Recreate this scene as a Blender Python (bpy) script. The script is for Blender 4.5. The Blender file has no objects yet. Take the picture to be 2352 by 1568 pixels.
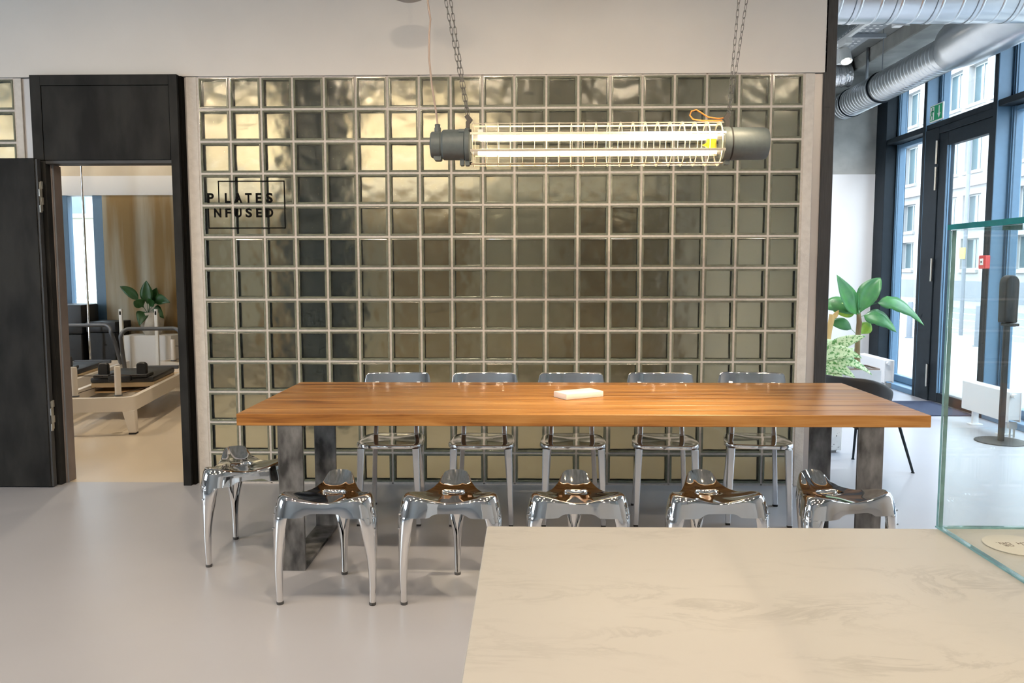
import bpy, bmesh, math, random
from mathutils import Vector, Matrix
random.seed(7)
PI = math.pi
S = bpy.context.scene
C = S.collection

# ------------------------------------------------------------------ camera
cam_d = bpy.data.cameras.new('camera'); cam = bpy.data.objects.new('camera', cam_d); C.objects.link(cam)
S.camera = cam
p, yw, r = 0.08916, -0.02118, -0.0012
fwd = Vector((math.sin(yw)*math.cos(p), math.cos(yw)*math.cos(p), -math.sin(p)))
rt0 = Vector((math.cos(yw), -math.sin(yw), 0)); up0 = rt0.cross(fwd)
rt = rt0*math.cos(r)+up0*math.sin(r); up = up0*math.cos(r)-rt0*math.sin(r)
cam.matrix_world = Matrix(((rt.x, up.x, -fwd.x, 2.0926), (rt.y, up.y, -fwd.y, -5.163), (rt.z, up.z, -fwd.z, 1.4004), (0, 0, 0, 1)))
cam_d.sensor_width = 36; cam_d.lens = 1851.62/2352*36; cam_d.clip_start = .02; cam_d.clip_end = 300

# ------------------------------------------------------------------ world: an overcast sky
W = bpy.data.worlds.new('overcast_sky'); S.world = W; W.use_nodes = True
bg = W.node_tree.nodes['Background']; bg.inputs[0].default_value = (.74, .87, 1.0, 1); bg.inputs[1].default_value = 9.0
S.view_settings.view_transform = 'Standard'; S.view_settings.look = 'None'
S.view_settings.exposure = 0.5; S.view_settings.gamma = 1.0; S.view_settings.use_curve_mapping = False
S.cycles.use_denoising = True
S.cycles.use_adaptive_sampling = True; S.cycles.adaptive_threshold = .06; S.cycles.adaptive_min_samples = 12
S.cycles.max_bounces = 10; S.cycles.transmission_bounces = 8; S.cycles.transparent_max_bounces = 24
S.cycles.diffuse_bounces = 3; S.cycles.glossy_bounces = 4
S.cycles.caustics_reflective = False; S.cycles.caustics_refractive = True
S.cycles.sample_clamp_indirect = 40.0; S.cycles.blur_glossy = .1

def portal(name, loc, rot, sx, sy):     # guides sky light through a glazed opening; gives off nothing itself
    l = bpy.data.lights.new(name, 'AREA'); l.shape = 'RECTANGLE'; l.size = sx; l.size_y = sy; l.cycles.is_portal = True
    o = bpy.data.objects.new(name, l); C.objects.link(o); o.location = loc; o.rotation_euler = rot
portal('street_window_portal', (6.62, 1.6, 1.95), (0, PI/2, 0), 3.7, 6.6)
portal('studio_window_portal', (-4.0, 5.16, 1.5), (PI/2, 0, 0), 1.6, 1.7)
portal('side_window_portal', (-5.14, -3.8, 1.75), (0, -PI/2, 0), 2.0, 2.6)

# ------------------------------------------------------------------ materials
MAT = {}
def mat(name, col, rough=.5, metal=0., var=0., scale=6., stretch=(1, 1, 1), col2=None, bump=0., bscale=40., spec=.5, coat=0., detail=4., lo=.35, hi=.65, rvar=0., rnd=False):
    if name in MAT: return MAT[name]
    m = bpy.data.materials.new(name); m.use_nodes = True; nt = m.node_tree; N = nt.nodes; L = nt.links
    b = N['Principled BSDF']; b.inputs['Roughness'].default_value = rough; b.inputs['Metallic'].default_value = metal
    b.inputs['Specular IOR Level'].default_value = spec; b.inputs['Base Color'].default_value = (*col, 1)
    if coat: b.inputs['Coat Weight'].default_value = coat; b.inputs['Coat Roughness'].default_value = .1
    if var or col2 or bump or rvar:
        tc = N.new('ShaderNodeTexCoord'); mp = N.new('ShaderNodeMapping'); mp.inputs['Scale'].default_value = stretch
        L.new(tc.outputs['Object'], mp.inputs['Vector'])
        if rnd:
            oi = N.new('ShaderNodeObjectInfo'); mu = N.new('ShaderNodeVectorMath'); mu.operation = 'SCALE'; mu.inputs[0].default_value = (37, 23, 51)
            L.new(oi.outputs['Random'], mu.inputs['Scale']); L.new(mu.outputs[0], mp.inputs['Location'])
        nz = N.new('ShaderNodeTexNoise'); nz.inputs['Scale'].default_value = scale; nz.inputs['Detail'].default_value = detail
        L.new(mp.outputs[0], nz.inputs['Vector'])
        if var or col2:
            cr = N.new('ShaderNodeValToRGB'); c2 = col2 if col2 else tuple(max(0, c*(1-var)) for c in col)
            cr.color_ramp.elements[0].position = lo; cr.color_ramp.elements[0].color = (*c2, 1)
            cr.color_ramp.elements[1].position = hi; cr.color_ramp.elements[1].color = (*col, 1)
            L.new(nz.outputs['Fac'], cr.inputs[0]); L.new(cr.outputs[0], b.inputs['Base Color'])
        if rvar:
            mr = N.new('ShaderNodeMapRange'); mr.inputs[3].default_value = rough-rvar; mr.inputs[4].default_value = rough+rvar
            L.new(nz.outputs['Fac'], mr.inputs[0]); L.new(mr.outputs[0], b.inputs['Roughness'])
        if bump:
            n2 = N.new('ShaderNodeTexNoise'); n2.inputs['Scale'].default_value = bscale; n2.inputs['Detail'].default_value = 3
            L.new(mp.outputs[0], n2.inputs['Vector'])
            bp = N.new('ShaderNodeBump'); bp.inputs['Strength'].default_value = bump; bp.inputs['Distance'].default_value = .01
            L.new(n2.outputs['Fac'], bp.inputs['Height']); L.new(bp.outputs[0], b.inputs['Normal'])
    MAT[name] = m; return m

def emit(name, col, s):
    if name in MAT: return MAT[name]
    m = bpy.data.materials.new(name); m.use_nodes = True; nt = m.node_tree; nt.nodes.clear()
    e = nt.nodes.new('ShaderNodeEmission'); e.inputs[0].default_value = (*col, 1); e.inputs[1].default_value = s
    o = nt.nodes.new('ShaderNodeOutputMaterial'); nt.links.new(e.outputs[0], o.inputs[0]); MAT[name] = m; return m

def thin_glass(name, tint=(1, 1, 1), refl=1.0, rough=0.):
    m = bpy.data.materials.new(name); m.use_nodes = True; nt = m.node_tree; nt.nodes.clear()
    t = nt.nodes.new('ShaderNodeBsdfTransparent'); t.inputs[0].default_value = (*tint, 1)
    g = nt.nodes.new('ShaderNodeBsdfGlossy'); g.inputs['Roughness'].default_value = rough
    f = nt.nodes.new('ShaderNodeLayerWeight'); f.inputs[0].default_value = .5        # Schlick's law, the same from both faces
    pw_ = nt.nodes.new('ShaderNodeMath'); pw_.operation = 'POWER'; pw_.inputs[1].default_value = 5.
    mu = nt.nodes.new('ShaderNodeMath'); mu.operation = 'MULTIPLY_ADD'; mu.inputs[1].default_value = .96*refl; mu.inputs[2].default_value = .04*refl
    nt.links.new(f.outputs['Facing'], pw_.inputs[0])
    mx = nt.nodes.new('ShaderNodeMixShader'); o = nt.nodes.new('ShaderNodeOutputMaterial')
    nt.links.new(pw_.outputs[0], mu.inputs[0]); nt.links.new(mu.outputs[0], mx.inputs[0])
    nt.links.new(t.outputs[0], mx.inputs[1]); nt.links.new(g.outputs[0], mx.inputs[2]); nt.links.new(mx.outputs[0], o.inputs[0])
    MAT[name] = m; return m

def wood_mat():
    m = bpy.data.materials.new('oak_wood'); m.use_nodes = True; nt = m.node_tree; N = nt.nodes; L = nt.links; b = N['Principled BSDF']
    tc = N.new('ShaderNodeTexCoord'); oi = N.new('ShaderNodeObjectInfo'); mp = N.new('ShaderNodeMapping')
    sc = N.new('ShaderNodeVectorMath'); sc.operation = 'SCALE'; sc.inputs[0].default_value = (17, 31, 13)
    L.new(oi.outputs['Random'], sc.inputs['Scale']); L.new(sc.outputs[0], mp.inputs['Location']); L.new(tc.outputs['Object'], mp.inputs['Vector'])
    mp.inputs['Scale'].default_value = (.8, 9, 9)
    n1 = N.new('ShaderNodeTexNoise'); n1.inputs['Scale'].default_value = 1.5; n1.inputs['Detail'].default_value = 5; n1.inputs['Roughness'].default_value = .55; n1.inputs['Distortion'].default_value = .9
    L.new(mp.outputs[0], n1.inputs['Vector'])
    mp2 = N.new('ShaderNodeMapping'); mp2.inputs['Scale'].default_value = (2.2, 75, 75); L.new(tc.outputs['Object'], mp2.inputs['Vector']); L.new(sc.outputs[0], mp2.inputs['Location'])
    n2 = N.new('ShaderNodeTexNoise'); n2.inputs['Scale'].default_value = 1.6; n2.inputs['Detail'].default_value = 4; L.new(mp2.outputs[0], n2.inputs['Vector'])
    ad = N.new('ShaderNodeMath'); ad.operation = 'MULTIPLY_ADD'; ad.inputs[1].default_value = .30; L.new(n2.outputs['Fac'], ad.inputs[0])
    sb_ = N.new('ShaderNodeMath'); sb_.operation = 'SUBTRACT'; sb_.inputs[1].default_value = .15; L.new(n1.outputs['Fac'], sb_.inputs[0]); L.new(sb_.outputs[0], ad.inputs[2])
    cr = N.new('ShaderNodeValToRGB'); E = cr.color_ramp.elements
    E[0].position = .30; E[0].color = (.13, .045, .008, 1); E[1].position = .74; E[1].color = (.56, .30, .10, 1)
    e = E.new(.38); e.color = (.29, .115, .023, 1); e = E.new(.50); e.color = (.41, .185, .045, 1)
    L.new(ad.outputs[0], cr.inputs[0])
    mx = N.new('ShaderNodeMix'); mx.data_type = 'RGBA'; mx.blend_type = 'MULTIPLY'; mx.inputs[0].default_value = .55
    c2 = N.new('ShaderNodeValToRGB'); c2.color_ramp.elements[0].color = (.66, .62, .56, 1); c2.color_ramp.elements[1].color = (1.1, 1.1, 1.1, 1)
    L.new(oi.outputs['Random'], c2.inputs[0]); L.new(cr.outputs[0], mx.inputs[6]); L.new(c2.outputs[0], mx.inputs[7]); L.new(mx.outputs[2], b.inputs['Base Color'])
    b.inputs['Roughness'].default_value = .34
    bp = N.new('ShaderNodeBump'); bp.inputs['Strength'].default_value = .12; bp.inputs['Distance'].default_value = .004
    L.new(n1.outputs['Fac'], bp.inputs['Height']); L.new(bp.outputs[0], b.inputs['Normal'])
    return m

def block_glass():
    m = bpy.data.materials.new('wavy_block_glass'); m.use_nodes = True; nt = m.node_tree; N = nt.nodes; L = nt.links; N.clear()
    o = N.new('ShaderNodeOutputMaterial'); g = N.new('ShaderNodeBsdfGlass'); g.inputs['Color'].default_value = (.93, .965, .925, 1)
    g.inputs['IOR'].default_value = 1.45; g.inputs['Roughness'].default_value = .22
    gl = N.new('ShaderNodeBsdfGlossy'); gl.inputs['Roughness'].default_value = .03
    tc = N.new('ShaderNodeTexCoord'); oi = N.new('ShaderNodeObjectInfo'); mp = N.new('ShaderNodeMapping')
    sc = N.new('ShaderNodeVectorMath'); sc.operation = 'SCALE'; sc.inputs[0].default_value = (.9, .7, 1.3)
    L.new(oi.outputs['Random'], sc.inputs['Scale']); L.new(sc.outputs[0], mp.inputs['Location']); L.new(tc.outputs['Object'], mp.inputs['Vector'])
    n = N.new('ShaderNodeTexNoise'); n.inputs['Scale'].default_value = 13; n.inputs['Detail'].default_value = .6
    L.new(mp.outputs[0], n.inputs['Vector'])
    bp = N.new('ShaderNodeBump'); bp.inputs['Strength'].default_value = .32; bp.inputs['Distance'].default_value = .02
    L.new(n.outputs['Fac'], bp.inputs['Height']); L.new(bp.outputs[0], g.inputs['Normal']); L.new(bp.outputs[0], gl.inputs['Normal'])
    L.new(g.outputs[0], o.inputs[0])
    MAT[m.name] = m; return m

def marble_mat():
    m = bpy.data.materials.new('white_marble'); m.use_nodes = True; nt = m.node_tree; N = nt.nodes; L = nt.links; b = N['Principled BSDF']
    tc = N.new('ShaderNodeTexCoord'); mp = N.new('ShaderNodeMapping'); mp.inputs['Rotation'].default_value = (0, 0, .9); mp.inputs['Scale'].default_value = (1, 2.4, 1)
    L.new(tc.outputs['Object'], mp.inputs['Vector'])
    n = N.new('ShaderNodeTexNoise'); n.inputs['Scale'].default_value = 4.6; n.inputs['Detail'].default_value = 9; n.inputs['Roughness'].default_value = .66; n.inputs['Distortion'].default_value = .8
    L.new(mp.outputs[0], n.inputs['Vector'])
    a = N.new('ShaderNodeMath'); a.operation = 'SUBTRACT'; a.inputs[1].default_value = .5; L.new(n.outputs['Fac'], a.inputs[0])
    ab = N.new('ShaderNodeMath'); ab.operation = 'ABSOLUTE'; L.new(a.outputs[0], ab.inputs[0])
    cr = N.new('ShaderNodeValToRGB'); E = cr.color_ramp.elements; E[0].position = 0; E[0].color = (.575, .55, .505, 1); E[1].position = .045; E[1].color = (.70, .67, .62, 1)
    L.new(ab.outputs[0], cr.inputs[0])
    n2 = N.new('ShaderNodeTexNoise'); n2.inputs['Scale'].default_value = 3.6; n2.inputs['Detail'].default_value = 4; L.new(mp.outputs[0], n2.inputs['Vector'])
    c2 = N.new('ShaderNodeValToRGB'); c2.color_ramp.elements[0].position = .46; c2.color_ramp.elements[1].position = .68; L.new(n2.outputs['Fac'], c2.inputs[0])
    mx = N.new('ShaderNodeMix'); mx.data_type = 'RGBA'; mx.inputs[6].default_value = (.71, .68, .63, 1)
    L.new(c2.outputs[0], mx.inputs[0]); L.new(cr.outputs[0], mx.inputs[7]); L.new(mx.outputs[2], b.inputs['Base Color'])
    b.inputs['Roughness'].default_value = .38; MAT[m.name] = m; return m

def concrete(name, a, b_, scale, stretch, lo=.35, hi=.7):
    return mat(name, a, .85, col2=b_, scale=scale, stretch=stretch, bump=.15, bscale=30, lo=lo, hi=hi, detail=8)

M_floor = mat('floor_epoxy', (.44, .45, .495), .29, var=.05, scale=1.2, spec=.45)
M_floor2 = mat('studio_floor', (.62, .54, .43), .32, var=.06, scale=1.3, spec=.4)
M_white = mat('white_plaster', (.74, .725, .71), .9, var=.04, scale=2.5, bump=.04, bscale=120)
M_white2 = mat('white_paint', (.80, .80, .80), .8, var=.03, scale=3)
M_mortar = mat('mortar', (.66, .63, .605), .95, var=.12, scale=60, bump=.25, bscale=180)
M_plast = mat('rough_plaster', (.67, .65, .625), .95, var=.10, scale=25, bump=.2, bscale=90)
M_strip = mat('galvanised_strip', (.60, .58, .58), .45, metal=.4, var=.12, scale=6, stretch=(1, 1, .3))
M_conc = concrete('concrete', (.46, .46, .43), (.30, .30, .28), 3.5, (1, 1, 1))
M_conc_w = concrete('stained_concrete', (.56, .52, .41), (.33, .21, .085), 2.1, (1.5, 1.5, .13), .40, .60)
M_dark = mat('dark_door_laminate', (.030, .030, .029), .7, spec=.22, col2=(.010, .010, .010), scale=3.6, stretch=(2, 2, .7), rvar=.06, detail=6)
M_darkedge = mat('dark_door_edge', (.050, .052, .056), .5, var=.2, scale=5)
M_steel = mat('raw_steel', (.30, .30, .30), .48, metal=.5, col2=(.055, .055, .056), scale=8, stretch=(2, 2, .9), rvar=.12, detail=7, lo=.32, hi=.72)
M_post = mat('steel_post_paint', (.055, .055, .057), .55, metal=.3, var=.25, scale=30, stretch=(6, 6, .3))
M_chrome = mat('chrome', (.80, .79, .78), .06, metal=1.)
M_alu = mat('polished_aluminium', (.84, .84, .85), .06, metal=1.)
M_alub = mat('brushed_aluminium', (.78, .79, .81), .22, metal=1.)
M_rub = mat('black_rubber', (.02, .02, .02), .7)
M_wood = wood_mat()
M_marble = marble_mat()
M_block = block_glass()
M_brim = mat('block_glass_rim', (.235, .25, .195), .14, var=.25, scale=25, spec=.6, rnd=True)
M_pane = thin_glass('window_glass', (.97, .99, .99), 1.0)
M_vit = thin_glass('display_glass', (.975, .99, .985), 1.0)
M_vedge = mat('display_glass_edge', (.02, .34, .37), .12, var=.35, scale=14, spec=.8)
M_vedge2 = mat('pale_glass_edge', (.28, .56, .60), .2, var=.3, scale=30, spec=.8)
M_tubeg = thin_glass('lamp_tube_glass', (.985, .985, .97), .8)
M_lampcap = mat('lamp_grey_paint', (.115, .14, .145), .5, var=.10, scale=60, bump=.05, bscale=200)
M_chain = mat('zinc_chain', (.17, .165, .16), .45, metal=.6)
M_cage = mat('cage_wire', (.80, .74, .62), .4, metal=.4)
M_tube = emit('lit_tube', (1.0, .80, .52), 19.)
M_cord = mat('beige_cord', (.42, .33, .28), .6)
M_orange = mat('orange_strap', (.85, .27, .05), .6)
M_yellow = mat('yellow_tag', (.80, .66, .03), .5)
M_ink = mat('black_vinyl', (.006, .0055, .005), .8, spec=.08)
M_blue = mat('window_frame_blue', (.10, .195, .30), .42, var=.06, scale=20)
M_bdark = mat('window_frame_dark', (.010, .017, .024), .6, var=.1, scale=14, spec=.25)  # backlit frame faces with the shade in the colour; also plain dark metal
M_galv = mat('spiral_duct_metal', (.66, .68, .70), .30, metal=.95, var=.08, scale=5)
M_galvd = mat('duct_seam', (.30, .32, .34), .4, metal=.9)
M_foil = mat('foil_duct', (.80, .81, .83), .25, metal=1., bump=1.0, bscale=26)
M_tray = mat('cable_tray_metal', (.36, .38, .40), .45, metal=.8)
M_spotw = mat('white_metal_fixture', (.76, .75, .73), .45)
M_rad = mat('radiator_enamel', (.86, .87, .88), .3)
M_black = mat('matt_black', (.018, .018, .019), .55)
M_mat = mat('blue_entrance_mat', (.028, .042, .085), .95, var=.25, scale=90, bump=.4, bscale=300)
M_terr = mat('terrazzo', (.78, .77, .75), .5, col2=(.05, .05, .05), scale=55, lo=.30, hi=.34, detail=1)
M_pot = mat('grey_concrete_pot', (.44, .45, .46), .8, var=.1, scale=10)
M_soil = mat('soil', (.05, .035, .025), .95, var=.4, scale=40)
M_leaf = mat('banana_leaf', (.055, .22, .055), .38, col2=(.03, .14, .05), scale=9, stretch=(1, 1, 1), rnd=True)
M_leafy = mat('lime_leaf', (.30, .46, .03), .42, col2=(.12, .33, .04), scale=8)
M_leafv = mat('variegated_leaf', (.55, .70, .42), .42, col2=(.08, .27, .06), scale=55, lo=.40, hi=.50, detail=5, rnd=True)
M_leafd = mat('dark_leaf', (.025, .10, .025), .35, var=.3, scale=9)
M_trunk = mat('banana_trunk', (.22, .20, .09), .7, col2=(.13, .08, .035), scale=10, stretch=(1, 1, .3))
M_stalk = mat('dry_stalk', (.62, .42, .16), .7, var=.3, scale=12, stretch=(1, 1, .2))
M_red = mat('red_plastic', (.62, .035, .03), .35)
M_label = mat('label_white', (.82, .82, .80), .6)
M_green = mat('exit_green', (.0, .33, .13), .5)
M_ref = mat('reformer_white', (.76, .71, .65), .4)
M_pad = mat('black_vinyl_pad', (.02, .022, .026), .45)
M_bar = mat('grey_tube', (.12, .135, .16), .4, metal=.4)
M_birch = mat('birch_ply', (.62, .47, .28), .5, var=.12, scale=6, stretch=(1, 6, 1))
M_rope = mat('dark_rope', (.05, .035, .03), .8)
M_ceil = concrete('ceiling_concrete', (.40, .41, .40), (.25, .26, .25), 2.0, (1, .5, 1))
M_asph = mat('asphalt', (.16, .165, .18), .9, var=.15, scale=3)
M_pave = mat('pavement', (.24, .235, .225), .9, var=.08, scale=6)
M_line = mat('road_paint', (.8, .8, .8), .8)
M_bldg = mat('pale_stone', (.30, .29, .28), .9, var=.06, scale=1.5)
M_bldg2 = mat('grey_plinth', (.17, .175, .19), .9, var=.06, scale=1.5)
M_bwin = mat('far_window_glass', (.06, .09, .10), .12, spec=.6)
M_bfr = mat('far_window_frame', (.33, .33, .32), .6)
M_cream = mat('cream_wall', (.30, .28, .22), .9, var=.08, scale=3)
M_boll = mat('bollard_grey', (.13, .14, .16), .6)
M_stone = mat('white_marble_block', (.85, .80, .76), .5, var=.07, scale=12)
M_disc = mat('card_white', (.80, .76, .69), .6)

# ------------------------------------------------------------------ mesh builder
class MB:
    def __init__(s): s.v = []; s.f = []; s.m = []
    def add(s, vs, fs, mi=0):
        o = len(s.v); s.v += [tuple(v) for v in vs]; s.f += [tuple(i+o for i in f) for f in fs]; s.m += [mi]*len(fs); return s
    def box(s, x0, x1, y0, y1, z0, z1, mi=0):
        return s.add([(x0,y0,z0),(x1,y0,z0),(x1,y1,z0),(x0,y1,z0),(x0,y0,z1),(x1,y0,z1),(x1,y1,z1),(x0,y1,z1)],
                     [(0,3,2,1),(4,5,6,7),(0,1,5,4),(1,2,6,5),(2,3,7,6),(3,0,4,7)], mi)
    def tube(s, pts, rad, n=10, closed=False, cap=True, mi=0, sq=None):
        pts = [Vector(q) for q in pts]; k = len(pts); rad = rad if isinstance(rad, (list, tuple)) else [rad]*k
        rings = []; prev = None
        for i, q in enumerate(pts):
            a = pts[(i-1) % k] if (closed or i > 0) else q; b = pts[(i+1) % k] if (closed or i < k-1) else q
            t = (b-a).normalized()
            if prev is None:
                u = t.cross(Vector((0, 0, 1)) if abs(t.z) < .9 else Vector((1, 0, 0))).normalized()
            else:
                u = (prev-t*prev.dot(t)).normalized()
            prev = u; w = t.cross(u)
            rings.append([q+(u*math.cos(2*PI*j/n)+w*math.sin(2*PI*j/n))*rad[i] for j in range(n)])
        vs = [v for R_ in rings for v in R_]; fs = []
        for i in range(k if closed else k-1):
            i2 = (i+1) % k
            for j in range(n): fs.append((i*n+j, i*n+(j+1) % n, i2*n+(j+1) % n, i2*n+j))
        if cap and not closed: fs += [tuple(range(n-1, -1, -1)), tuple((k-1)*n+j for j in range(n))]
        return s.add(vs, fs, mi)
    def cyl(s, a, b, r0, r1=None, n=16, mi=0): return s.tube([a, b], [r0, r0 if r1 is None else r1], n, mi=mi)
    def lathe(s, prof, n=24, o=(0, 0, 0), ax='z', mi=0):
        vs = []; fs = []
        for (rr, h) in prof:
            for j in range(n):
                c, d = math.cos(2*PI*j/n)*rr, math.sin(2*PI*j/n)*rr
                q = (c, d, h) if ax == 'z' else ((h, c, d) if ax == 'x' else (d, h, c))
                vs.append((q[0]+o[0], q[1]+o[1], q[2]+o[2]))
        for i in range(len(prof)-1):
            for j in range(n): fs.append((i*n+j, i*n+(j+1) % n, (i+1)*n+(j+1) % n, (i+1)*n+j))
        if prof[0][0] > 1e-6: fs.append(tuple(range(n-1, -1, -1)))
        if prof[-1][0] > 1e-6: fs.append(tuple((len(prof)-1)*n+j for j in range(n)))
        return s.add(vs, fs, mi)
    def prism(s, out, a, b, ax='z', mi=0):
        n = len(out)
        def P(q, h): return (q[0], q[1], h) if ax == 'z' else ((h, q[0], q[1]) if ax == 'x' else (q[0], h, q[1]))
        vs = [P(q, a) for q in out]+[P(q, b) for q in out]
        fs = [tuple(range(n-1, -1, -1)), tuple(range(n, 2*n))]+[(i, (i+1) % n, n+(i+1) % n, n+i) for i in range(n)]
        return s.add(vs, fs, mi)
    def grid(s, f, nu, nv, mi=0, wrap=False):
        vs = [f(i/nu, j/nv) for i in range(nu+1) for j in range(nv+1)]
        fs = [(i*(nv+1)+j, (i+1)*(nv+1)+j, (i+1)*(nv+1)+j+1, i*(nv+1)+j+1) for i in range(nu) for j in range(nv)]
        return s.add(vs, fs, mi)
    def mesh(s, name, mats, bev=0, smooth=None, fix=True, merge=False, seg=1):
        me = bpy.data.meshes.new(name); me.from_pydata(s.v, [], s.f); me.update()
        for i, q in enumerate(me.polygons): q.material_index = s.m[i]
        if fix or bev or merge:
            bm = bmesh.new(); bm.from_mesh(me)
            if merge: bmesh.ops.remove_doubles(bm, verts=bm.verts, dist=1e-5)
            if fix: bmesh.ops.recalc_face_normals(bm, faces=bm.faces)
            if bev:
                ed = [e for e in bm.edges if len(e.link_faces) == 2 and e.calc_face_angle(0) > .6]
                bmesh.ops.bevel(bm, geom=ed, offset=bev, segments=seg, affect='EDGES', profile=.5)
            bm.to_mesh(me); bm.free()
        for m in (mats if isinstance(mats, (list, tuple)) else [mats]): me.materials.append(m)
        if smooth is None: smooth = 35
        if smooth:
            me.polygons.foreach_set('use_smooth', [True]*len(me.polygons)); me.set_sharp_from_angle(angle=math.radians(smooth))
        return me
    def build(s, name, mats, parent=None, **k):
        return link(name, s.mesh(name, mats, **k), parent)

def link(name, me, parent=None, loc=None, rot=None):
    o = bpy.data.objects.new(name, me); C.objects.link(o)
    if parent: o.parent = parent
    if loc: o.location = loc
    if rot: o.rotation_euler = rot
    return o
def tag(o, label, cat, group=None, kind=None):
    o['label'] = label; o['category'] = cat
    if group: o['group'] = group
    if kind: o['kind'] = kind
    return o
def struct(o, label, cat='wall'): return tag(o, label, cat, kind='structure')
def thing(name, label, cat, loc=(0, 0, 0), rz=0, group=None, kind=None):
    o = bpy.data.objects.new(name, None); C.objects.link(o); o.empty_display_size = .05
    o.location = loc; o.rotation_euler = (0, 0, rz); return tag(o, label, cat, group, kind)
def dup(o, parent=None):
    c = o.copy(); C.objects.link(c); c.parent = parent
    for ch in o.children: dup(ch, c)
    return c
def rrect(x0, x1, y0, y1, r, n=5):
    out = []
    for cx, cy, a in ((x1-r, y0+r, -90), (x1-r, y1-r, 0), (x0+r, y1-r, 90), (x0+r, y0+r, 180)):
        for k in range(n+1):
            t = math.radians(a+90*k/n); out.append((cx+r*math.cos(t), cy+r*math.sin(t)))
    return out
def sm(a, b, x): t = max(0, min(1, (x-a)/(b-a))); return t*t*(3-2*t)

# ================================================================== STRUCTURE
CZ = 3.9
XW = 6.35        # inner face of the street facade
YB = 5.0         # rear wall
struct(MB().box(-5.15, 6.75, -8.2, 0.02, -.12, 0).box(3.9, 6.75, .02, 5.2, -.12, 0).build('floor', M_floor, smooth=0), 'pale lilac-grey seamless epoxy floor', 'floor')
struct(MB().box(-6.0, 3.9, .021, 5.2, -.12, 0).build('floor_studio', M_floor2, smooth=0), 'warm beige studio floor behind the doorway', 'floor')
struct(MB().box(-6.1, 6.9, -8.3, 5.3, CZ, CZ+.25).build('ceiling', M_ceil, smooth=0), 'bare grey concrete ceiling', 'ceiling')
# beams on the ceiling of the hall
struct(MB().box(5.95, 6.9, .6, 5.0, CZ-.16, CZ).build('trim_1', M_conc, bev=.01), 'concrete edge beam below the ceiling along the street windows', 'beam')

# --- glass block wall
ZB = .0088; G = .2; JT = .0065
def grid_mesh(x0, nc, extra):
    m = MB()
    for i in range(nc+1):
        xa = x0+i*G; m.box(xa-JT, xa+JT, .003, .083, ZB, ZB+13*G)
    for i in range(nc):
        for k in range(14):
            z = ZB+k*G; m.box(x0+i*G+JT, x0+(i+1)*G-JT, .003, .083, max(z-JT, 0), z+JT)
    for b in extra: m.box(*b)
    return m
wg = grid_mesh(0, 19, [(0, 3.8, .0, .09, 0, .0024)]).build('wall_glass_block', M_mortar, smooth=0)
struct(wg, 'wall of square wavy glass blocks set in pale mortar behind the table')
wl = grid_mesh(-1.572, 2, []).build('wall_glass_block_side', M_mortar, smooth=0)
struct(wl, 'narrow glass block panel left of the dark doorway')
h = G/2-JT; cv = h-.0115
def block_mesh():
    me = bpy.data.meshes.new('glass_block'); bm = bmesh.new()
    def ring(q, y): return [bm.verts.new((sx*q, y, sz*q)) for sx, sz in ((-1, -1), (1, -1), (1, 1), (-1, 1))]
    def strip(a, b, mi):
        for j in range(4):
            f = bm.faces.new((a[j], a[(j+1) % 4], b[(j+1) % 4], b[j])); f.material_index = mi
    q = h-.0135
    for sg, y0 in ((1, -.002), (-1, .082)):            # thick pressed-glass rim in two steps on either face
        R_ = [ring(h, y0+sg*.006), ring(h-.0015, y0), ring(h-.006, y0), ring(h-.0075, y0+sg*.004), ring(h-.0115, y0+sg*.003), ring(q, y0+sg*.0075)]
        for a_, b_ in zip(R_, R_[1:]): strip(a_, b_, 1)
        if sg > 0: F0 = R_[-1]; O0 = R_[0]
        else: F1 = R_[-1]; O1 = R_[0]
    f = bm.faces.new(F0); f2 = bm.faces.new(F1); f.material_index = f2.material_index = 0
    strip(O0, O1, 1)
    bmesh.ops.recalc_face_normals(bm, faces=bm.faces)
    bm.to_mesh(me); bm.free(); me.materials.append(M_block); me.materials.append(M_brim); return me
bme = block_mesh()
for k in range(13):
    for i in range(19): link('glass_block', bme, wg, (G*(i+.5), 0, ZB+G*(k+.5)))
    for i in range(2): link('glass_block', bme, wl, (-1.572+G*(i+.5), 0, ZB+G*(k+.5)))

# --- plaster and metal beside the blocks
struct(MB().box(-.075, -JT, .0, .09, 0, 2.609).build('trim_2', M_plast, bev=.002), 'rough plaster margin between the doorway and the glass blocks', 'trim')
struct(MB().box(-.16, -.075, .012, .09, 0, 2.609).build('trim_3', M_strip, bev=.002), 'recessed grey metal strip right of the dark doorway', 'trim')
struct(MB().box(3.8+JT, 3.865, .0, .09, 0, 2.609).build('trim_4', M_plast, bev=.002), 'rough plaster margin between the glass blocks and the steel post', 'trim')
struct(MB().box(3.865, 3.925, .01, .09, 0, 2.609).build('trim_5', M_strip, bev=.002), 'galvanised metal strip beside the dark steel post', 'trim')
struct(MB().box(3.918, 3.99, -.012, .10, 0, CZ).build('trim_6', M_post, bev=.003), 'tall dark steel post at the end of the glass block wall', 'post')
struct(MB().box(-1.172+JT, -1.125, .0, .09, 0, 2.609).build('trim_7', M_plast, bev=.002), 'plaster margin left of the dark doorway', 'trim')
struct(MB().box(-1.125, -1.0, .012, .09, 0, 2.609).build('trim_8', M_strip, bev=.002), 'recessed grey metal strip left of the dark doorway', 'trim')
struct(MB().box(-5.1, -1.572-JT, 0, .12, 0, 2.609).build('wall_front_left', M_white, smooth=0), 'white wall continuing left of the doorway')
struct(MB().box(-5.1, 3.93, -.012, .12, 2.612, CZ).build('wall_upper', M_white, smooth=0), 'smooth white wall above the glass blocks')
struct(MB().box(3.90, 3.985, .101, 5.0, 0, CZ).build('wall_divider', M_white2, smooth=0), 'white partition between the studio and the entrance hall')
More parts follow.
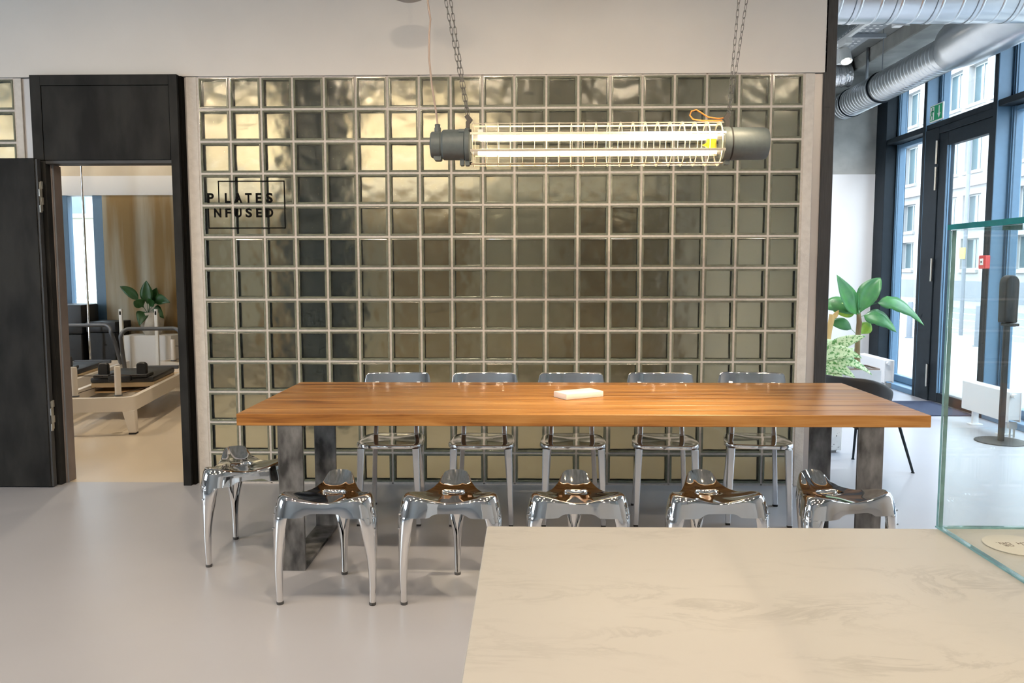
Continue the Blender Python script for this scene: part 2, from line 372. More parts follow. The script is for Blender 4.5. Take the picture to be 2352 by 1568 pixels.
# --- remaining shell
struct(MB().box(3.985, 6.6, YB, YB+.2, 2.56, CZ).build('wall_rear_upper', M_conc, smooth=0), 'bare concrete upper end wall of the entrance hall')
struct(MB().box(3.985, 6.6, YB-.012, YB+.2, 0, 2.56).build('wall_rear_lower', M_white2, smooth=0), 'white painted lower end wall of the entrance hall')
struct(MB().box(-5.15, 6.6, -8.2, -8.0, 0, CZ).build('wall_back', M_white2, smooth=0), 'white wall behind the camera')
struct(MB().box(-5.15, -5.0, -8.0, -5.1, 0, CZ).box(-5.15, -5.0, -2.5, .0, 0, CZ).box(-5.15, -5.0, -5.1, -2.5, 0, .75).box(-5.15, -5.0, -5.1, -2.5, 2.75, CZ).build('wall_left', M_white2, smooth=0), 'white side wall with a wide window')
wn = thing('window_1', 'wide side window in the left wall', 'window', (-5.07, -3.8, 0), kind='structure')
f = MB()
for k in range(3): f.box(-.04, .05, -1.3+1.3*k-.03, -1.3+1.3*k+.03, .75, 2.75)
f.box(-.04, .05, -1.3, 1.3, .75, .82).box(-.04, .05, -1.3, 1.3, 2.68, 2.75); f.build('frame', M_bdark, wn, bev=.003)
for k in range(2): MB().box(-.006, .006, -1.3+1.3*k+.03, 1.3*k-.03, .82, 2.68).build('pane', M_pane, wn, smooth=0)
# --- studio shell
struct(MB().box(-6.0, -4.75, YB, YB+.2, 0, 2.335).box(-3.29, 3.9, YB, YB+.2, 0, 2.335).box(-4.75, -3.29, YB, YB+.2, 0, .72).build('wall_studio_rear', M_conc_w, smooth=0), 'ochre-stained concrete rear wall of the studio')
struct(MB().box(-6.0, 3.9, YB, YB+.2, 2.575, CZ).build('wall_studio_upper', concrete('pale_concrete', (.66, .60, .49), (.54, .46, .34), 2.0, (1, 1, .6), .3, .7), smooth=0), 'pale beige concrete of the studio rear wall above the white band')
struct(MB().box(-6.0, 3.9, YB-.02, YB+.2, 2.335, 2.575).build('trim_9', M_white2, smooth=0), 'white painted band across the studio rear wall above the window', 'trim')
struct(MB().box(-6.15, -6.0, 0, 5.2, 0, CZ).build('wall_studio_side', M_conc_w, smooth=0), 'concrete side wall of the studio')
wn = thing('window_2', 'tall blue-framed studio window seen through the doorway', 'window', (-4.0, YB+.06, 0), kind='structure')
f = MB(); f.box(.57, .71, -.03, .08, .72, 2.335).box(.10, .25, -.03, .08, .72, 2.335).box(-.75, -.62, -.03, .08, .72, 2.335)
f.box(-.62, .57, -.03, .08, .72, .80); f.build('frame', M_blue, wn, bev=.004)
MB().box(.25, .57, .02, .03, .80, 2.335).build('pane', M_pane, wn, smooth=0)
MB().box(-.62, .10, .02, .03, .80, 2.335).build('pane', M_pane, wn, smooth=0)
# a dark pillar close behind the blocks
pl = thing('trim_10', 'dark blue-grey pillar looming behind the left part of the glass blocks', 'pillar', (.22, 2.2, 0), kind='structure')
MB().prism(rrect(-.31, .31, -.2, .2, .05), 0, CZ).build('shaft', mat('dark_pillar', (.045, .06, .075), .7, var=.2, scale=4), pl)

# --- doorway with dark leaf
d = thing('door_1', 'dark laminate doorway with a tall overpanel and its leaf folded back', 'door', (0, 0, 0), kind='structure')
FX0, FX1, FY = -1.035, -.105, -.06
fr = MB(); fr.box(FX0, FX0+.068, FY, .012, 2.09, 2.614).box(FX1-.052, FX1, FY, .06, 0, 2.614).box(FX0+.068, FX1-.052, FY, .012, 2.55, 2.614)
fr.box(FX0, -.965, -.052, .10, 0, 2.09)
fr.build('frame', M_dark, d, bev=.0015)
MB().box(FX1, FX1+.018, -.035, .06, 0, 2.609).build('edge_strip', M_ink, d, smooth=0)
MB().box(FX0+.071, FX1-.055, FY+.003, .012, 2.09, 2.547).build('overpanel', M_dark, d, bev=.0015)
MB().box(-.965, FX1-.052, -.05, .06, 2.068, 2.09).build('head_rail', M_darkedge, d, bev=.002)
MB().box(-.985, -.957, .0, .105, 0, 2.068).build('jamb', mat('brown_jamb', (.22, .185, .175), .6, var=.15, scale=9), d, bev=.002)
MB().tube([(-.955, .01, 0), (-.955, .01, 2.068)], .006, 8).build('seal', mat('seal_grey', (.16, .17, .19), .5), d)
lf = MB().box(-1.92, -.992, -.125, -.072, .006, 2.094).build('leaf', M_dark, d, bev=.002)
MB().box(-.9925, -.978, -.118, -.098, .006, 2.09).box(-.9925, -.981, -.094, -.076, .006, 2.09).build('edge_band', M_darkedge, lf, bev=.001)
M_hinge = mat('hinge_nickel', (.62, .61, .56), .3, metal=.8)
for z in (1.86, .47):
    hg = MB()
    for q in range(4): hg.box(-.977, -.970, -.118+.02*(q % 2), -.098+.02*(q % 2), z-.1+q*.05, z-.055+q*.05)
    hg.box(-.9775, -.973, -.110, -.084, z-.09, z+.09).build('hinge', M_hinge, lf, bev=.001)

# --- street facade
mull = [2.42-1.33*k for k in range(0, 4)]          # near edge of each mullion front
bays = [(3.81, 4.72, 'corner'), (2.485, 3.75, 'door')]+[(mull[k+1]+.065, mull[k], 'b%d' % k) for k in range(3)]
struct(MB().box(XW, XW+.3, -8.0, mull[3], 0, CZ-.16).build('wall_right', M_white2, smooth=0), 'white wall on the street side beyond the windows')  # unseen stretch kept solid to cut daylight into the room
struct(MB().box(XW, XW+.25, 4.72, YB, 0, CZ).build('trim_11', M_bdark, bev=.004), 'dark corner post of the street windows', 'post')
struct(MB().box(XW, XW+.2, 3.75, 3.81, 0, CZ-.16).build('trim_12', M_blue, bev=.004), 'deep window mullion on the hinge side of the glass door', 'mullion')
for k, y in enumerate(mull):
    struct(MB().box(XW, XW+.2, y, y+.065, 0, CZ-.16).build('trim_%d' % (13+k), M_blue, bev=.004), 'deep blue-grey window mullion, number %d of the row from the glass door' % (k+1), 'mullion')
    MB().box(XW-.004, XW+.0, y+.004, y+.061, 0, CZ-.16).build('cover_strip', M_bdark, bpy.data.objects['trim_%d' % (13+k)], smooth=0)  # dark strip paints the backlit shade of the mullion's room side
MB().box(XW-.004, XW, 3.754, 3.806, 0, CZ-.16).build('cover_strip', M_bdark, bpy.data.objects['trim_12'], smooth=0)  # same painted backlit shade on the hinge-side mullion
struct(MB().box(XW+.0, XW+.3, -8.0, 4.715, CZ-.158, CZ).build('trim_30', M_bdark, smooth=0), 'dark head above the street windows', 'trim')
XG = XW+.2
wi = 3
for (y0, y1, nm) in bays:
    isd = nm == 'door'
    wn = thing('window_%d' % wi, {'corner': 'narrow street window bay in the far corner above the low radiator', 'door': 'fixed fanlight above the glass entrance door'}.get(nm, 'tall street window bay, number %s right of the entrance door' % (str(int(nm[1:])+1) if nm[0] == 'b' else '')), 'window', (XG, y0, 0), kind='structure'); wi += 1
    w = y1-y0; fr = MB(); zb = 2.93 if isd else .06; t = .05
    fr.box(-.055, .02, 0, t, zb, CZ-.16).box(-.055, .02, w-t, w, zb, CZ-.16).box(-.055, .02, t, w-t, CZ-.22, CZ-.16)
    fr.box(-.055, .02, t, w-t, 2.93, 2.98)
    if not isd: fr.box(-.055, .02, t, w-t, .06, .14).box(-.055, .02, t, w-t, 2.82, 2.87)
    fr.build('frame', M_blue, wn, bev=.006)
    g2 = MB().box(-.075, -.055, .018, .026, zb+.03, CZ-.2).box(-.075, -.055, w-.026, w-.018, zb+.03, CZ-.2).box(-.067, -.055, .036, .042, zb+.03, CZ-.2).box(-.067, -.055, w-.042, w-.036, zb+.03, CZ-.2)
    g2.build('glazing_bead', M_blue, wn, smooth=0)
    MB().box(0, .008, t, w-t, 2.98, CZ-.22).build('pane', M_pane, wn, smooth=0)
    if not isd: MB().box(0, .008, t, w-t, .14, 2.82).build('pane', M_pane, wn, smooth=0)
    MB().box(-.19, .0, 0, w, 2.87, 2.93).build('transom', M_bdark, wn, bev=.004)
    if not isd: MB().box(-.2, .02, 0, w, -.0, .06).build('sill', M_blue, wn, bev=.004)
# entrance door
ed = thing('door_2', 'dark framed glass entrance door to the street', 'door', (XW, 0, 0), kind='structure')
MB().box(0, .1, 3.46, 3.75, 0, 2.87).box(0, .1, 2.485, 3.46, 2.80, 2.87).build('frame', M_bdark, ed, bev=.004)
lf = MB(); lf.box(.01, .08, 3.285, 3.455, .01, 2.795).box(.01, .08, 2.487, 2.555, .01, 2.795).box(.01, .08, 2.545, 3.285, 2.655, 2.795).box(.01, .08, 2.545, 3.285, .01, .11)
lo = lf.build('leaf', M_bdark, ed, bev=.004)
MB().box(.03, .038, 2.545, 3.285, .11, 2.655).build('pane', M_pane, lo, smooth=0)
MB().box(.0, .012, 3.27, 3.285, .11, 2.655).box(.016, .03, 3.262, 3.27, .11, 2.655).build('glazing_bead', M_blue, lo, smooth=0)
for z in (2.61, 2.34, 1.39, .27): MB().tube([(-.012, 3.475, z-.12), (-.012, 3.475, z-.045), (-.012, 3.475, z-.04), (-.012, 3.475, z+.04), (-.012, 3.475, z+.045), (-.012, 3.475, z+.12)], .011, 8).build('hinge', M_hinge, lo)

# ================================================================== FURNITURE
# --- long table
tb = thing('dining_table', 'long oak table on dark steel frames in front of the glass blocks', 'table', (2.328, -1.01, 0))
TL, TW, TH, TT = 3.158, 1.05, .742, .055
npl = 8; pw = TW/npl
for k in range(npl):
    y0 = -TW/2+k*pw; MB().box(-TL/2, TL/2, y0+.0004, y0+pw-.0004, TH-TT, TH).build('plank', M_wood, tb, bev=.002)
for xs, lab in ((.9925-2.328, 'l'), (3.644-2.328, 'r')):
    f = MB(); a, b = -.520, .105; w = .0575; t = .016; zt = TH-TT
    f.box(xs-w, xs+w, a, a+t, 0, zt).box(xs-w, xs+w, b, b+t, 0, zt).box(xs-w, xs+w, a+t, b, 0, t).box(xs-w, xs+w, a+t, b, zt-t, zt)
    f.build('leg_frame', M_steel, tb, bev=.0015)
# --- marble block on the table
mb = thing('marble_block', 'small white marble slab lying on the oak table', 'stone', (2.282, -1.13, TH), math.atan2(.114, .197))
rn = random.Random(3); o = MB().box(0, .228, 0, .125, 0, .031).build('slab', M_stone, mb, bev=.004, seg=2)
# --- aluminium chairs
def chair():
    t = thing('aluminium_chair', '', 'chair')
    out = rrect(-.185, .185, -.17, .17, .085, 7)
    out = [(x*(1-.10*sm(-.05, .17, y)), y) for x, y in out]
    s_ = MB(); n = len(out); rings = []
    for sc, z in ((.955, .425), (.99, .427), (1.0, .433), (1.0, .444), (.985, .4495), (.95, .450), (.8, .4475), (.4, .4445), (.05, .444)):
        rings.append([(x*sc, y*sc, z) for x, y in out])
    fs = [(i*n+j, i*n+(j+1) % n, (i+1)*n+(j+1) % n, (i+1)*n+j) for i in range(len(rings)-1) for j in range(n)]
    fs += [tuple(range(n-1, -1, -1)), tuple((len(rings)-1)*n+j for j in range(n))]
    s_.add([v for R_ in rings for v in R_], fs).build('seat', M_alu, t, smooth=50)
    # backrest: a curved band with rounded top corners
    def bk(u, v, off):
        a = (u*2-1); hw = .192; x = hw*math.sin(a*1.15)/math.sin(1.15); yb = .262-.036*(1-math.cos(a*1.15))/(1-math.cos(1.15))
        e = max(0, (abs(a)-.80)/.20); top = .793-.055*(1-math.sqrt(max(0, 1-e*e))); bot = .655+.03*(1-math.sqrt(max(0, 1-e*e)))
        lean = .02*v; nx, ny = math.sin(a*.38), -math.cos(a*.38)
        return (x+nx*off*-1, yb+lean+ny*off*-1, bot+(top-bot)*v)
    b = MB(); nu, nv = 26, 8
    prof = []
    for j in range(nv+1): prof.append((j/nv, .0))
    loop = [(v, -.006) for v in [0, .02, .06]+[i/8 for i in range(1, 8)]+[.94, .98]]+[(1.0, -.003), (1.0, .003)]+[(v, .006) for v in [.98, .94]+[i/8 for i in range(7, 0, -1)]+[.06, .02]]+[(0, .003)]
    vs = []; fs = []; L_ = len(loop)
    for i in range(nu+1):
        for (v, o_) in loop: vs.append(bk(i/nu, v, o_))
    for i in range(nu):
        for j in range(L_): fs.append((i*L_+j, i*L_+(j+1) % L_, (i+1)*L_+(j+1) % L_, (i+1)*L_+j))
    fs += [tuple(range(L_)), tuple(nu*L_+j for j in range(L_))]
    b.add(vs, fs).build('backrest', M_alu, t, smooth=45)
    def leg(pts, w0, d0, w1, d1):
        m = MB(); k = len(pts); vs = []; fs = []
        for i, q in enumerate(pts):
            f_ = i/(k-1); w = (w0+(w1-w0)*f_)/2; d_ = (d0+(d1-d0)*f_)/2; c = .25
            for x, y in ((-w, -d_*(1-c)), (-w*(1-c), -d_), (w*(1-c), -d_), (w, -d_*(1-c)), (w, d_*(1-c)), (w*(1-c), d_), (-w*(1-c), d_), (-w, d_*(1-c))): vs.append((q[0]+x, q[1]+y, q[2]))
        for i in range(k-1):
            for j in range(8): fs.append((i*8+j, i*8+(j+1) % 8, (i+1)*8+(j+1) % 8, (i+1)*8+j))
        fs += [tuple(range(7, -1, -1)), tuple((k-1)*8+j for j in range(8))]
        return m.add(vs, fs)
    for sx in (-1, 1):
        l = leg([(sx*.163, -.168, .012), (sx*.150, -.145, .426)], .026, .03, .038, .042).build('leg', M_alub, t, smooth=25)
        MB().box(sx*.163-.012, sx*.163+.012, -.181, -.155, 0, .012).build('foot_cap', M_rub, l)
        l = leg([(sx*.150, .232, .012), (sx*.125, .165, .40), (sx*.118, .15, .452), (sx*.117, .170, .53), (sx*.118, .222, .655), (sx*.122, .248, .74)], .026, .028, .024, .02).build('leg', M_alub, t, smooth=25)
        MB().box(sx*.150-.013, sx*.150+.013, .218, .246, 0, .012).build('foot_cap', M_rub, l)
    return t
ch0 = chair()
for i, (x, y, rz, lab) in enumerate(((1.322, -.69, .02, 'polished aluminium chair at the left end of the row behind the table'),
        (1.832, -.69, 0, 'polished aluminium chair, second from the left behind the table'),
        (2.338, -.69, -.01, 'polished aluminium chair in the middle of the row behind the table'),
        (2.850, -.685, -.06, 'polished aluminium chair, fourth from the left behind the table'),
        (3.372, -.662, -.14, 'polished aluminium chair at the right end of the row, slightly turned'))):
    t = ch0 if i == 0 else dup(ch0)
    t.location = (x, y, 0); t.rotation_euler = (0, 0, rz); t['label'] = lab; t['group'] = 'aluminium chairs behind the table'
# --- chrome tripod stools
def stool():
    t = thing('chrome_stool', '', 'stool')
    HX, HY, HA, HB = 0, .056, .049, .029
    def Rt(th): return .160+.034*math.cos(3*(th-PI/2))+.005*math.cos(6*(th-PI/2))
    def dA(th): return abs((th-PI/2+PI) % (2*PI)-PI)
    def ztop(rho, th):
        fr_ = .5+.5*math.cos(3*(th-PI/2)); back = math.exp(-(dA(th)/.37)**6)
        h_ = (.033*fr_**1.3+.002*(1-fr_))*(1-back)+back*.006
        z = .438+h_*rho**2.4-.004*(1-rho)
        z += .056*back*max(0, (rho-.60)/.40)**1.5
        return z
    nth = 72; s_ = MB(); rings = []
    rhos = [.30, .34, .42, .52, .62, .70, .78, .86, .92, .96, 1.0]
    def pt(th, rho):
        # inner ring follows the hand hole, outer ring the rounded triangle
        hx, hy = HX+HA*math.cos(th), HY+HB*math.sin(th); k = (rho-.30)/.70
        ox, oy = Rt(th)*math.cos(th), Rt(th)*math.sin(th); x = hx+(ox-hx)*k; y = hy+(oy-hy)*k
        th2 = math.atan2(y, x); rr = math.hypot(x, y)/Rt(th2); return x, y, th2, rr
    hole_dn = []
    for th_i in range(nth):
        th = 2*PI*th_i/nth; x, y, t2, rr = pt(th, .30); hole_dn.append((x*.98, HY+(y-HY)*.96, ztop(rr, t2)-.022))
    rings.append(hole_dn)
    for rho in rhos:
        R_ = []
        for th_i in range(nth):
            th = 2*PI*th_i/nth; x, y, t2, rr = pt(th, rho); z = ztop(rr, t2)
            if rho == .30: z -= .006
            R_.append((x, y, z))
        rings.append(R_)
    for k, (gf, fz) in enumerate(((.28, .05), (.50, .16), (.68, .40), (.86, .72), (1.0, 1.0), (.93, .98))):
        R_ = []
        for th_i in range(nth):
            th = 2*PI*th_i/nth; fr_ = .5+.5*math.cos(3*(th-PI/2)); ze = ztop(1, th)
            rr = Rt(th)*(1.01+(.06+.145*fr_**2)*gf)
            zb = .397-.016*sm(.30, .52, fr_)
            R_.append((rr*math.cos(th), rr*math.sin(th), ze+(zb-ze)*fz))
        rings.append(R_)
    fs = [(i*nth+j, i*nth+(j+1) % nth, (i+1)*nth+(j+1) % nth, (i+1)*nth+j) for i in range(len(rings)-1) for j in range(nth)]
    s_.add([v for R_ in rings for v in R_], fs).build('seat', M_chrome, t, smooth=60)
    for q in range(3):
        th = PI/2+q*2*PI/3; e = Vector((math.cos(th), math.sin(th), 0)); tn = Vector((-math.sin(th), math.cos(th), 0))
        m = MB(); vs = []; fs = []; n = 22; zs = [.012, .05, .1, .15, .19, .22, .25, .29, .33, .37, .388, .405]
        for z in zs:
            f_ = z/.44; rc = .2254-.030*f_**1.0+.014*math.sin(PI*min(1, f_))
            w = .013+.011*f_+.028*sm(.30, .95, f_); dd = .013+.014*f_+.012*sm(.4, 1, f_)
            ph0 = math.radians(8+72*sm(.40, .80, f_))
            if z > .38: w *= .97; dd *= .95; rc -= .003
            if z > .40: rc -= .01
            for j in range(n):
                ph = ph0+(2*PI-2*ph0)*j/(n-1)
                q_ = e*(rc-dd*math.cos(ph))+tn*(w*math.sin(ph)); vs.append((q_.x, q_.y, z))
        for i in range(len(zs)-1):
            for j in range(n-1): fs.append((i*n+j, i*n+j+1, (i+1)*n+j+1, (i+1)*n+j))
        l = m.add(vs, fs).build('leg', M_chrome, t, smooth=60, fix=False)
        bx = e*.2254; MB().lathe([(.0135, 0), (.0148, .002), (.0148, .012), (.012, .015)], 16, (bx.x, bx.y, 0)).build('foot_cap', mat('grey_foot_cap', (.07, .07, .07), .5), l)
        for sd in (-1, 1):
            for z, dx in ((.385, .047), ):
                c = e*.188+tn*(sd*dx); MB().lathe([(.0, -.004), (.0045, -.002), (.0045, .002), (0, .004)], 8, (c.x, c.y, z)).build('rivet', M_alu, l)
        # outer stamped bracket with two bolts
        br = MB(); oc = lambda z, off, dr: e*(.2254-.030*(z/.44)+.014*math.sin(PI*z/.44)+.013+.012*(z/.44)+.010*sm(.4, 1, z/.44)+dr)+tn*off
        col = []
        for z, w in ((.30, .006), (.31, .010), (.34, .011), (.38, .0125), (.41, .012), (.42, .008)):
            for off in (-w, -w*.5, 0, w*.5, w):
                q_ = oc(z, off, .0035-.0016*abs(off/w)**2*2); col.append((q_.x, q_.y, z))
        br.add(col, [(i*5+j, i*5+j+1, (i+1)*5+j+1, (i+1)*5+j) for i in range(5) for j in range(4)]).build('bracket', M_chrome, l, smooth=60)
        for z in (.33, .39):
            a_ = oc(z, 0, .003); b_ = oc(z, 0, .009); MB().cyl((a_.x, a_.y, z), (b_.x, b_.y, z), .005, .0035, 8).build('bolt', M_alu, l)
    return t
st0 = stool()
for i, (x, y, rz, lab) in enumerate(((1.242, -1.792, .0, 'chrome tripod stool in front of the left steel table leg'),
        (1.764, -1.785, 0, 'chrome tripod stool, second along the front, beside the counter corner'),
        (2.298, -1.775, .0, 'chrome tripod stool in the middle of the front row, half hidden by the counter'),
        (2.872, -1.765, .06, 'chrome tripod stool, second from the right, half hidden by the counter'),
        (3.405, -1.755, .26, 'chrome tripod stool at the right end by the right steel leg, turned left'),
        (.683, -1.285, .56, 'chrome tripod stool standing at the left end of the table'))):
    t = st0 if i == 0 else dup(st0)
    t.location = (x, y, 0); t.rotation_euler = (0, 0, rz); t['label'] = lab; t['group'] = 'chrome tripod stools around the table'
# --- marble counter with glass display case
ct = thing('counter', 'white marble topped service counter in the foreground', 'counter', (2.01, -3.622, 0))
MB().box(0, 2.4, -.98, 0, .87, .90).build('worktop', M_marble, ct, bev=.004, seg=2)
MB().box(.02, 2.38, -.96, -.02, .0, .87).build('body', M_white2, ct, bev=.003)
vt = thing('display_case', 'clear glass display case with teal edges on the marble counter', 'display case', (2.885, -3.615, .90))
def pane(name, b, thin):
    m = MB().box(*b); me = m.mesh(name, [M_vit, M_vedge if thin == 2 else M_vedge2], smooth=0, fix=True)
    for q in me.polygons: q.material_index = 0 if abs(q.normal[thin]) > .9 or q.normal.z < -.9 else 1
    return link(name, me, vt)
pane('side_pane', (0, .008, -.90, -.009, .003, .572), 0); pane('back_pane', (0, 1.2, -.008, 0, .003, .572), 1); pane('top_pane', (-.003, 1.2, -.90, .003, .573, .583), 2)
MB().box(-.002, .010, -.90, -.0, 0, .0025).build('seal_strip', M_vedge2, vt, smooth=0); MB().box(.011, 1.2, -.010, .002, 0, .0025).build('seal_strip', M_vedge2, vt, smooth=0)  # thin strips added to draw the panes' pale bottom edges
pane('end_pane', (1.192, 1.2, -.90, -.009, 0, .572), 0)
# --- card disc on the counter
def letters(txt, size, x, z, parent, mt, name='letter', sp=0., flat=False, thick=.001, off=.0, xs=None):
    cx = x; out = []
    for i, c in enumerate(txt):
        cu = bpy.data.curves.new('t', 'FONT'); cu.body = c; cu.size = size; cu.extrude = thick; cu.offset = off; cu.resolution_u = 4
        ob = bpy.data.objects.new('t', cu); C.objects.link(ob); bpy.context.view_layer.update()
        me = bpy.data.meshes.new_from_object(ob.evaluated_get(bpy.context.evaluated_depsgraph_get()))
        wd = ob.dimensions.x; bpy.data.objects.remove(ob); bpy.data.curves.remove(cu)
        xs_ = [v.co.x for v in me.vertices]; x0 = min(xs_); w = max(xs_)-x0
        me.name = name; me.materials.clear(); me.materials.append(mt)
        o = link(name, me, parent)
        if xs: px, wtar = xs[i]; s_ = wtar/w
        else: px, s_ = cx, 1.
        o.scale = (s_, 1, 1)
        o.location = (px-x0*s_, z, 0) if flat else (px-x0*s_, 0, z)
        if not flat: o.rotation_euler = (PI/2, 0, 0)
        cx += w+sp; out.append(o)
    return out
dc = thing('card_disc', 'round white card with small grey lettering lying inside the glass case', 'card', (2.978, -3.722, .9005), PI)
MB().lathe([(.0, 0), (.055, 0), (.056, .001), (.056, .002), (.055, .0025), (0, .0025)], 48).build('card', M_disc, dc)
M_gink = mat('grey_ink', (.22, .17, .14), .7)
for txt, x, z in (('GR', .010, .001), ('UN.', .010, -.011), ('ER', -.022, .001), ('CH', -.022, -.011)):
    for o in letters(txt, .0145, x, z, dc, M_gink, sp=.002, flat=True, thick=.0002): o.location.z = .0027
# --- wall lettering
wsn = thing('wall_sign', 'black PILATES NFUSED lettering inside an open line frame on the glass blocks', 'sign', (0, -.0045, 0))
pitch = lambda a, b: (a, b)
letters('P', .0835, 0, 1.827, wsn, M_ink, off=.0028, xs=[(.041, .043)])
letters('LATES', .0835, 0, 1.827, wsn, M_ink, off=.0028, xs=[(.154, .036), (.213, .052), (.284, .043), (.352, .038), (.418, .043)])
letters('NFUSED', .0765, 0, 1.736, wsn, M_ink, off=.0028, xs=[(.082, .046), (.154, .036), (.212, .047), (.284, .042), (.352, .037), (.412, .050)])
fb = MB(); t = .0035
for a, b, c_, e_ in ((.112, .540, 1.957, 1.964), (.112, .119, 1.827, 1.957), (.533, .540, 1.662, 1.957), (.043, .533, 1.662, 1.669), (.043, .050, 1.669, 1.790)): fb.box(a, b, -.001, .001, c_, e_)
fb.build('line_frame', M_ink, wsn, smooth=0)

# --- tube lamp over the table
lp = thing('tube_lamp', 'industrial caged tube lamp hanging on chains above the table', 'lamp', (0, -1.0, 2.03))
m = MB().lathe([(0, 1.588), (.022, 1.588), (.022, 1.594), (.060, 1.594), (.066, 1.600), (.067, 1.642), (.064, 1.646), (.064, 1.650), (.070, 1.652), (.076, 1.660), (.077, 1.765), (.0, 1.765)], 32, ax='x')
cp = m.build('end_cap', M_lampcap, lp)
MB().prism(rrect(1.742, 1.762, -.105, -.06, .006), -.02, .02, 'y').prism(rrect(1.61, 1.648, -.08, -.05, .01), -.03, .03, 'y').build('lug', M_lampcap, cp)
MB().cyl((1.74, -.05, .06), (1.768, -.05, .06), .012, .012, 10).build('bolt_boss', M_lampcap, cp)
f = MB().lathe([(.0, 1.768), (.082, 1.768), (.084, 1.772), (.084, 1.790), (.078, 1.797), (0, 1.797)], 32, ax='x').prism(rrect(1.768, 1.79, -.105, -.06, .006), -.02, .02, 'y')
f.build('flange', M_lampcap, cp)
for by, bz in ((0, -.092), (-.055, .062)): MB().cyl((1.79, by, bz), (1.803, by, bz), .007, .007, 8).build('bolt', M_rub, cp)
MB().lathe([(.017, .06), (.017, .085), (.014, .088), (.014, .098), (.016, .10), (.012, .104)], 10, (1.628, 0, 0)).build('cable_gland', M_lampcap, cp)
m = MB().lathe([(0, 3.105), (.080, 3.105), (.082, 3.115), (.080, 3.27), (.074, 3.288), (.0, 3.292)], 32, ax='x'); cp2 = m.build('end_cap', M_lampcap, lp)
MB().lathe([(0, 3.065), (.080, 3.065), (.084, 3.071), (.084, 3.098), (.080, 3.1025), (0, 3.1025)], 32, ax='x').prism(rrect(3.078, 3.102, -.105, -.06, .006), -.02, .02, 'y').build('flange', M_lampcap, cp2)
MB().lathe([(.083, 3.1), (.0835, 3.107)], 32, ax='x').build('seam', M_rub, cp2)
MB().lathe([(.0725, 1.797), (.0725, 3.065)], 32, ax='x').v
gt = MB(); vs = []; fs = []; n = 32
for x in (1.797, 3.065):
    for j in range(n): vs.append((x, math.cos(2*PI*j/n)*.0725, math.sin(2*PI*j/n)*.0725))
fs = [(j, (j+1) % n, n+(j+1) % n, n+j) for j in range(n)]
gt.add(vs, fs).build('glass_tube', M_tubeg, lp, smooth=180)
for dz, dy in ((.036, -.012), (-.040, -.012)):
    tbb = MB().cyl((1.835, dy, dz), (3.035, dy, dz), .0115, n=14).build('light_tube', M_tube, lp, smooth=60)
    MB().cyl((1.80, dy, dz), (1.8345, dy, dz), .014, n=12).cyl((3.0355, dy, dz), (3.064, dy, dz), .014, n=12).build('tube_socket', M_label, tbb)
MB().box(2.985, 3.03, -.035, -.01, -.035, .02).prism([(2.985, -.02), (2.985, .002), (2.96, -.009)], -.03, -.02, 'y').build('yellow_tag', M_yellow, lp)
RC = .108; rm = MB(); rm.lathe([(RC-.012, -.001), (RC+.003, -.001), (RC+.003, .001), (RC-.012, .001), (RC-.012, -.001)], 32, ax='x'); rm.f = [q for q in rm.f if len(q) == 4]; rm.m = [0]*len(rm.f)
rme = rm.mesh('cage_ring', M_cage, smooth=35)
for k in range(21): link('cage_ring', rme, lp, (1.812+k*.0617, 0, 0))
bme2 = MB().box(1.80, 3.062, -.006, .006, RC-.0012, RC+.0012).mesh('cage_bar', M_cage, smooth=0)
for k in range(8): link('cage_bar', bme2, lp, None, (math.radians(22.5+45*k), 0, 0))
bL = MB().prism([(1.772, .07), (1.792, .07), (1.792, .105), (1.806, .125), (1.783, .153), (1.765, .140), (1.778, .122), (1.772, .112)], -.012, .012, 'y')
bo = bL.build('bracket', mat('bracket_grey', (.075, .07, .066), .5, metal=.3), lp, bev=.001)
bR = MB().prism([(3.078, .07), (3.10, .07), (3.10, .112), (3.094, .122), (3.107, .140), (3.089, .153), (3.066, .125), (3.080, .105)], -.012, .012, 'y').build('bracket', MAT['bracket_grey'], lp, bev=.001)
MB().tube([(3.066, -.014, .125), (3.04, -.018, .122), (2.99, -.02, .128), (2.955, -.02, .150), (2.93, -.02, .165), (2.905, -.02, .158), (2.897, -.02, .138), (2.915, -.02, .118), (2.96, -.02, .112), (3.06, -.016, .112)], .0035, 6).build('orange_strap', M_orange, lp, smooth=90)
MB().box(1.835, 1.862, -.045, -.043, .05, .07).build('maker_plate', M_label, lp)
# cord and chains up to the ceiling
H = CZ-2.03
MB().tube([(1.628, 0, .10), (1.620, 0, .17), (1.600, 0, .30), (1.588, 0, .43), (1.590, 0, .55), (1.597, 0, .62), (1.585, 0, .70), (1.582, 0, .9), (1.57, 0, 1.3), (1.56, 0, H)], .005, 8).build('power_cord', M_cord, lp, smooth=90)
lk = []
for k in range(10):
    a = 2*PI*k/10; lk.append((.0068*math.cos(a), 0, (.0145 if math.sin(a) > 0 else -.0145)+.0060*math.sin(a)) if abs(math.sin(a)) > .01 else (.0068*math.cos(a), 0, 0))
lme = MB().tube(lk, .00165, 4, closed=True).mesh('link', M_chain, smooth=180)
for (x0, x1, y1) in ((1.778, 1.46, .0), (1.785, 1.52, .02), (3.093, 3.22, 0), (3.100, 3.33, .02)):
    z0 = .152; v = Vector((x1-x0, y1, H-z0)); ln = v.length; n = int(ln/.0335); dr = v.normalized()
    cs = thing('chain', '', '', (x0, 0, z0)); cs.parent = lp
    for k_ in ('label', 'category'): del cs[k_]
    qt = Vector((0, 0, 1)).rotation_difference(dr)
    for k in range(n+1):
        o = link('link', lme, cs); o.rotation_mode = 'QUATERNION'
        o.rotation_quaternion = qt @ Matrix.Rotation((PI/2)*(k % 2)+.35, 4, 'Z').to_quaternion(); o.location = dr*(.016+k*.0335)
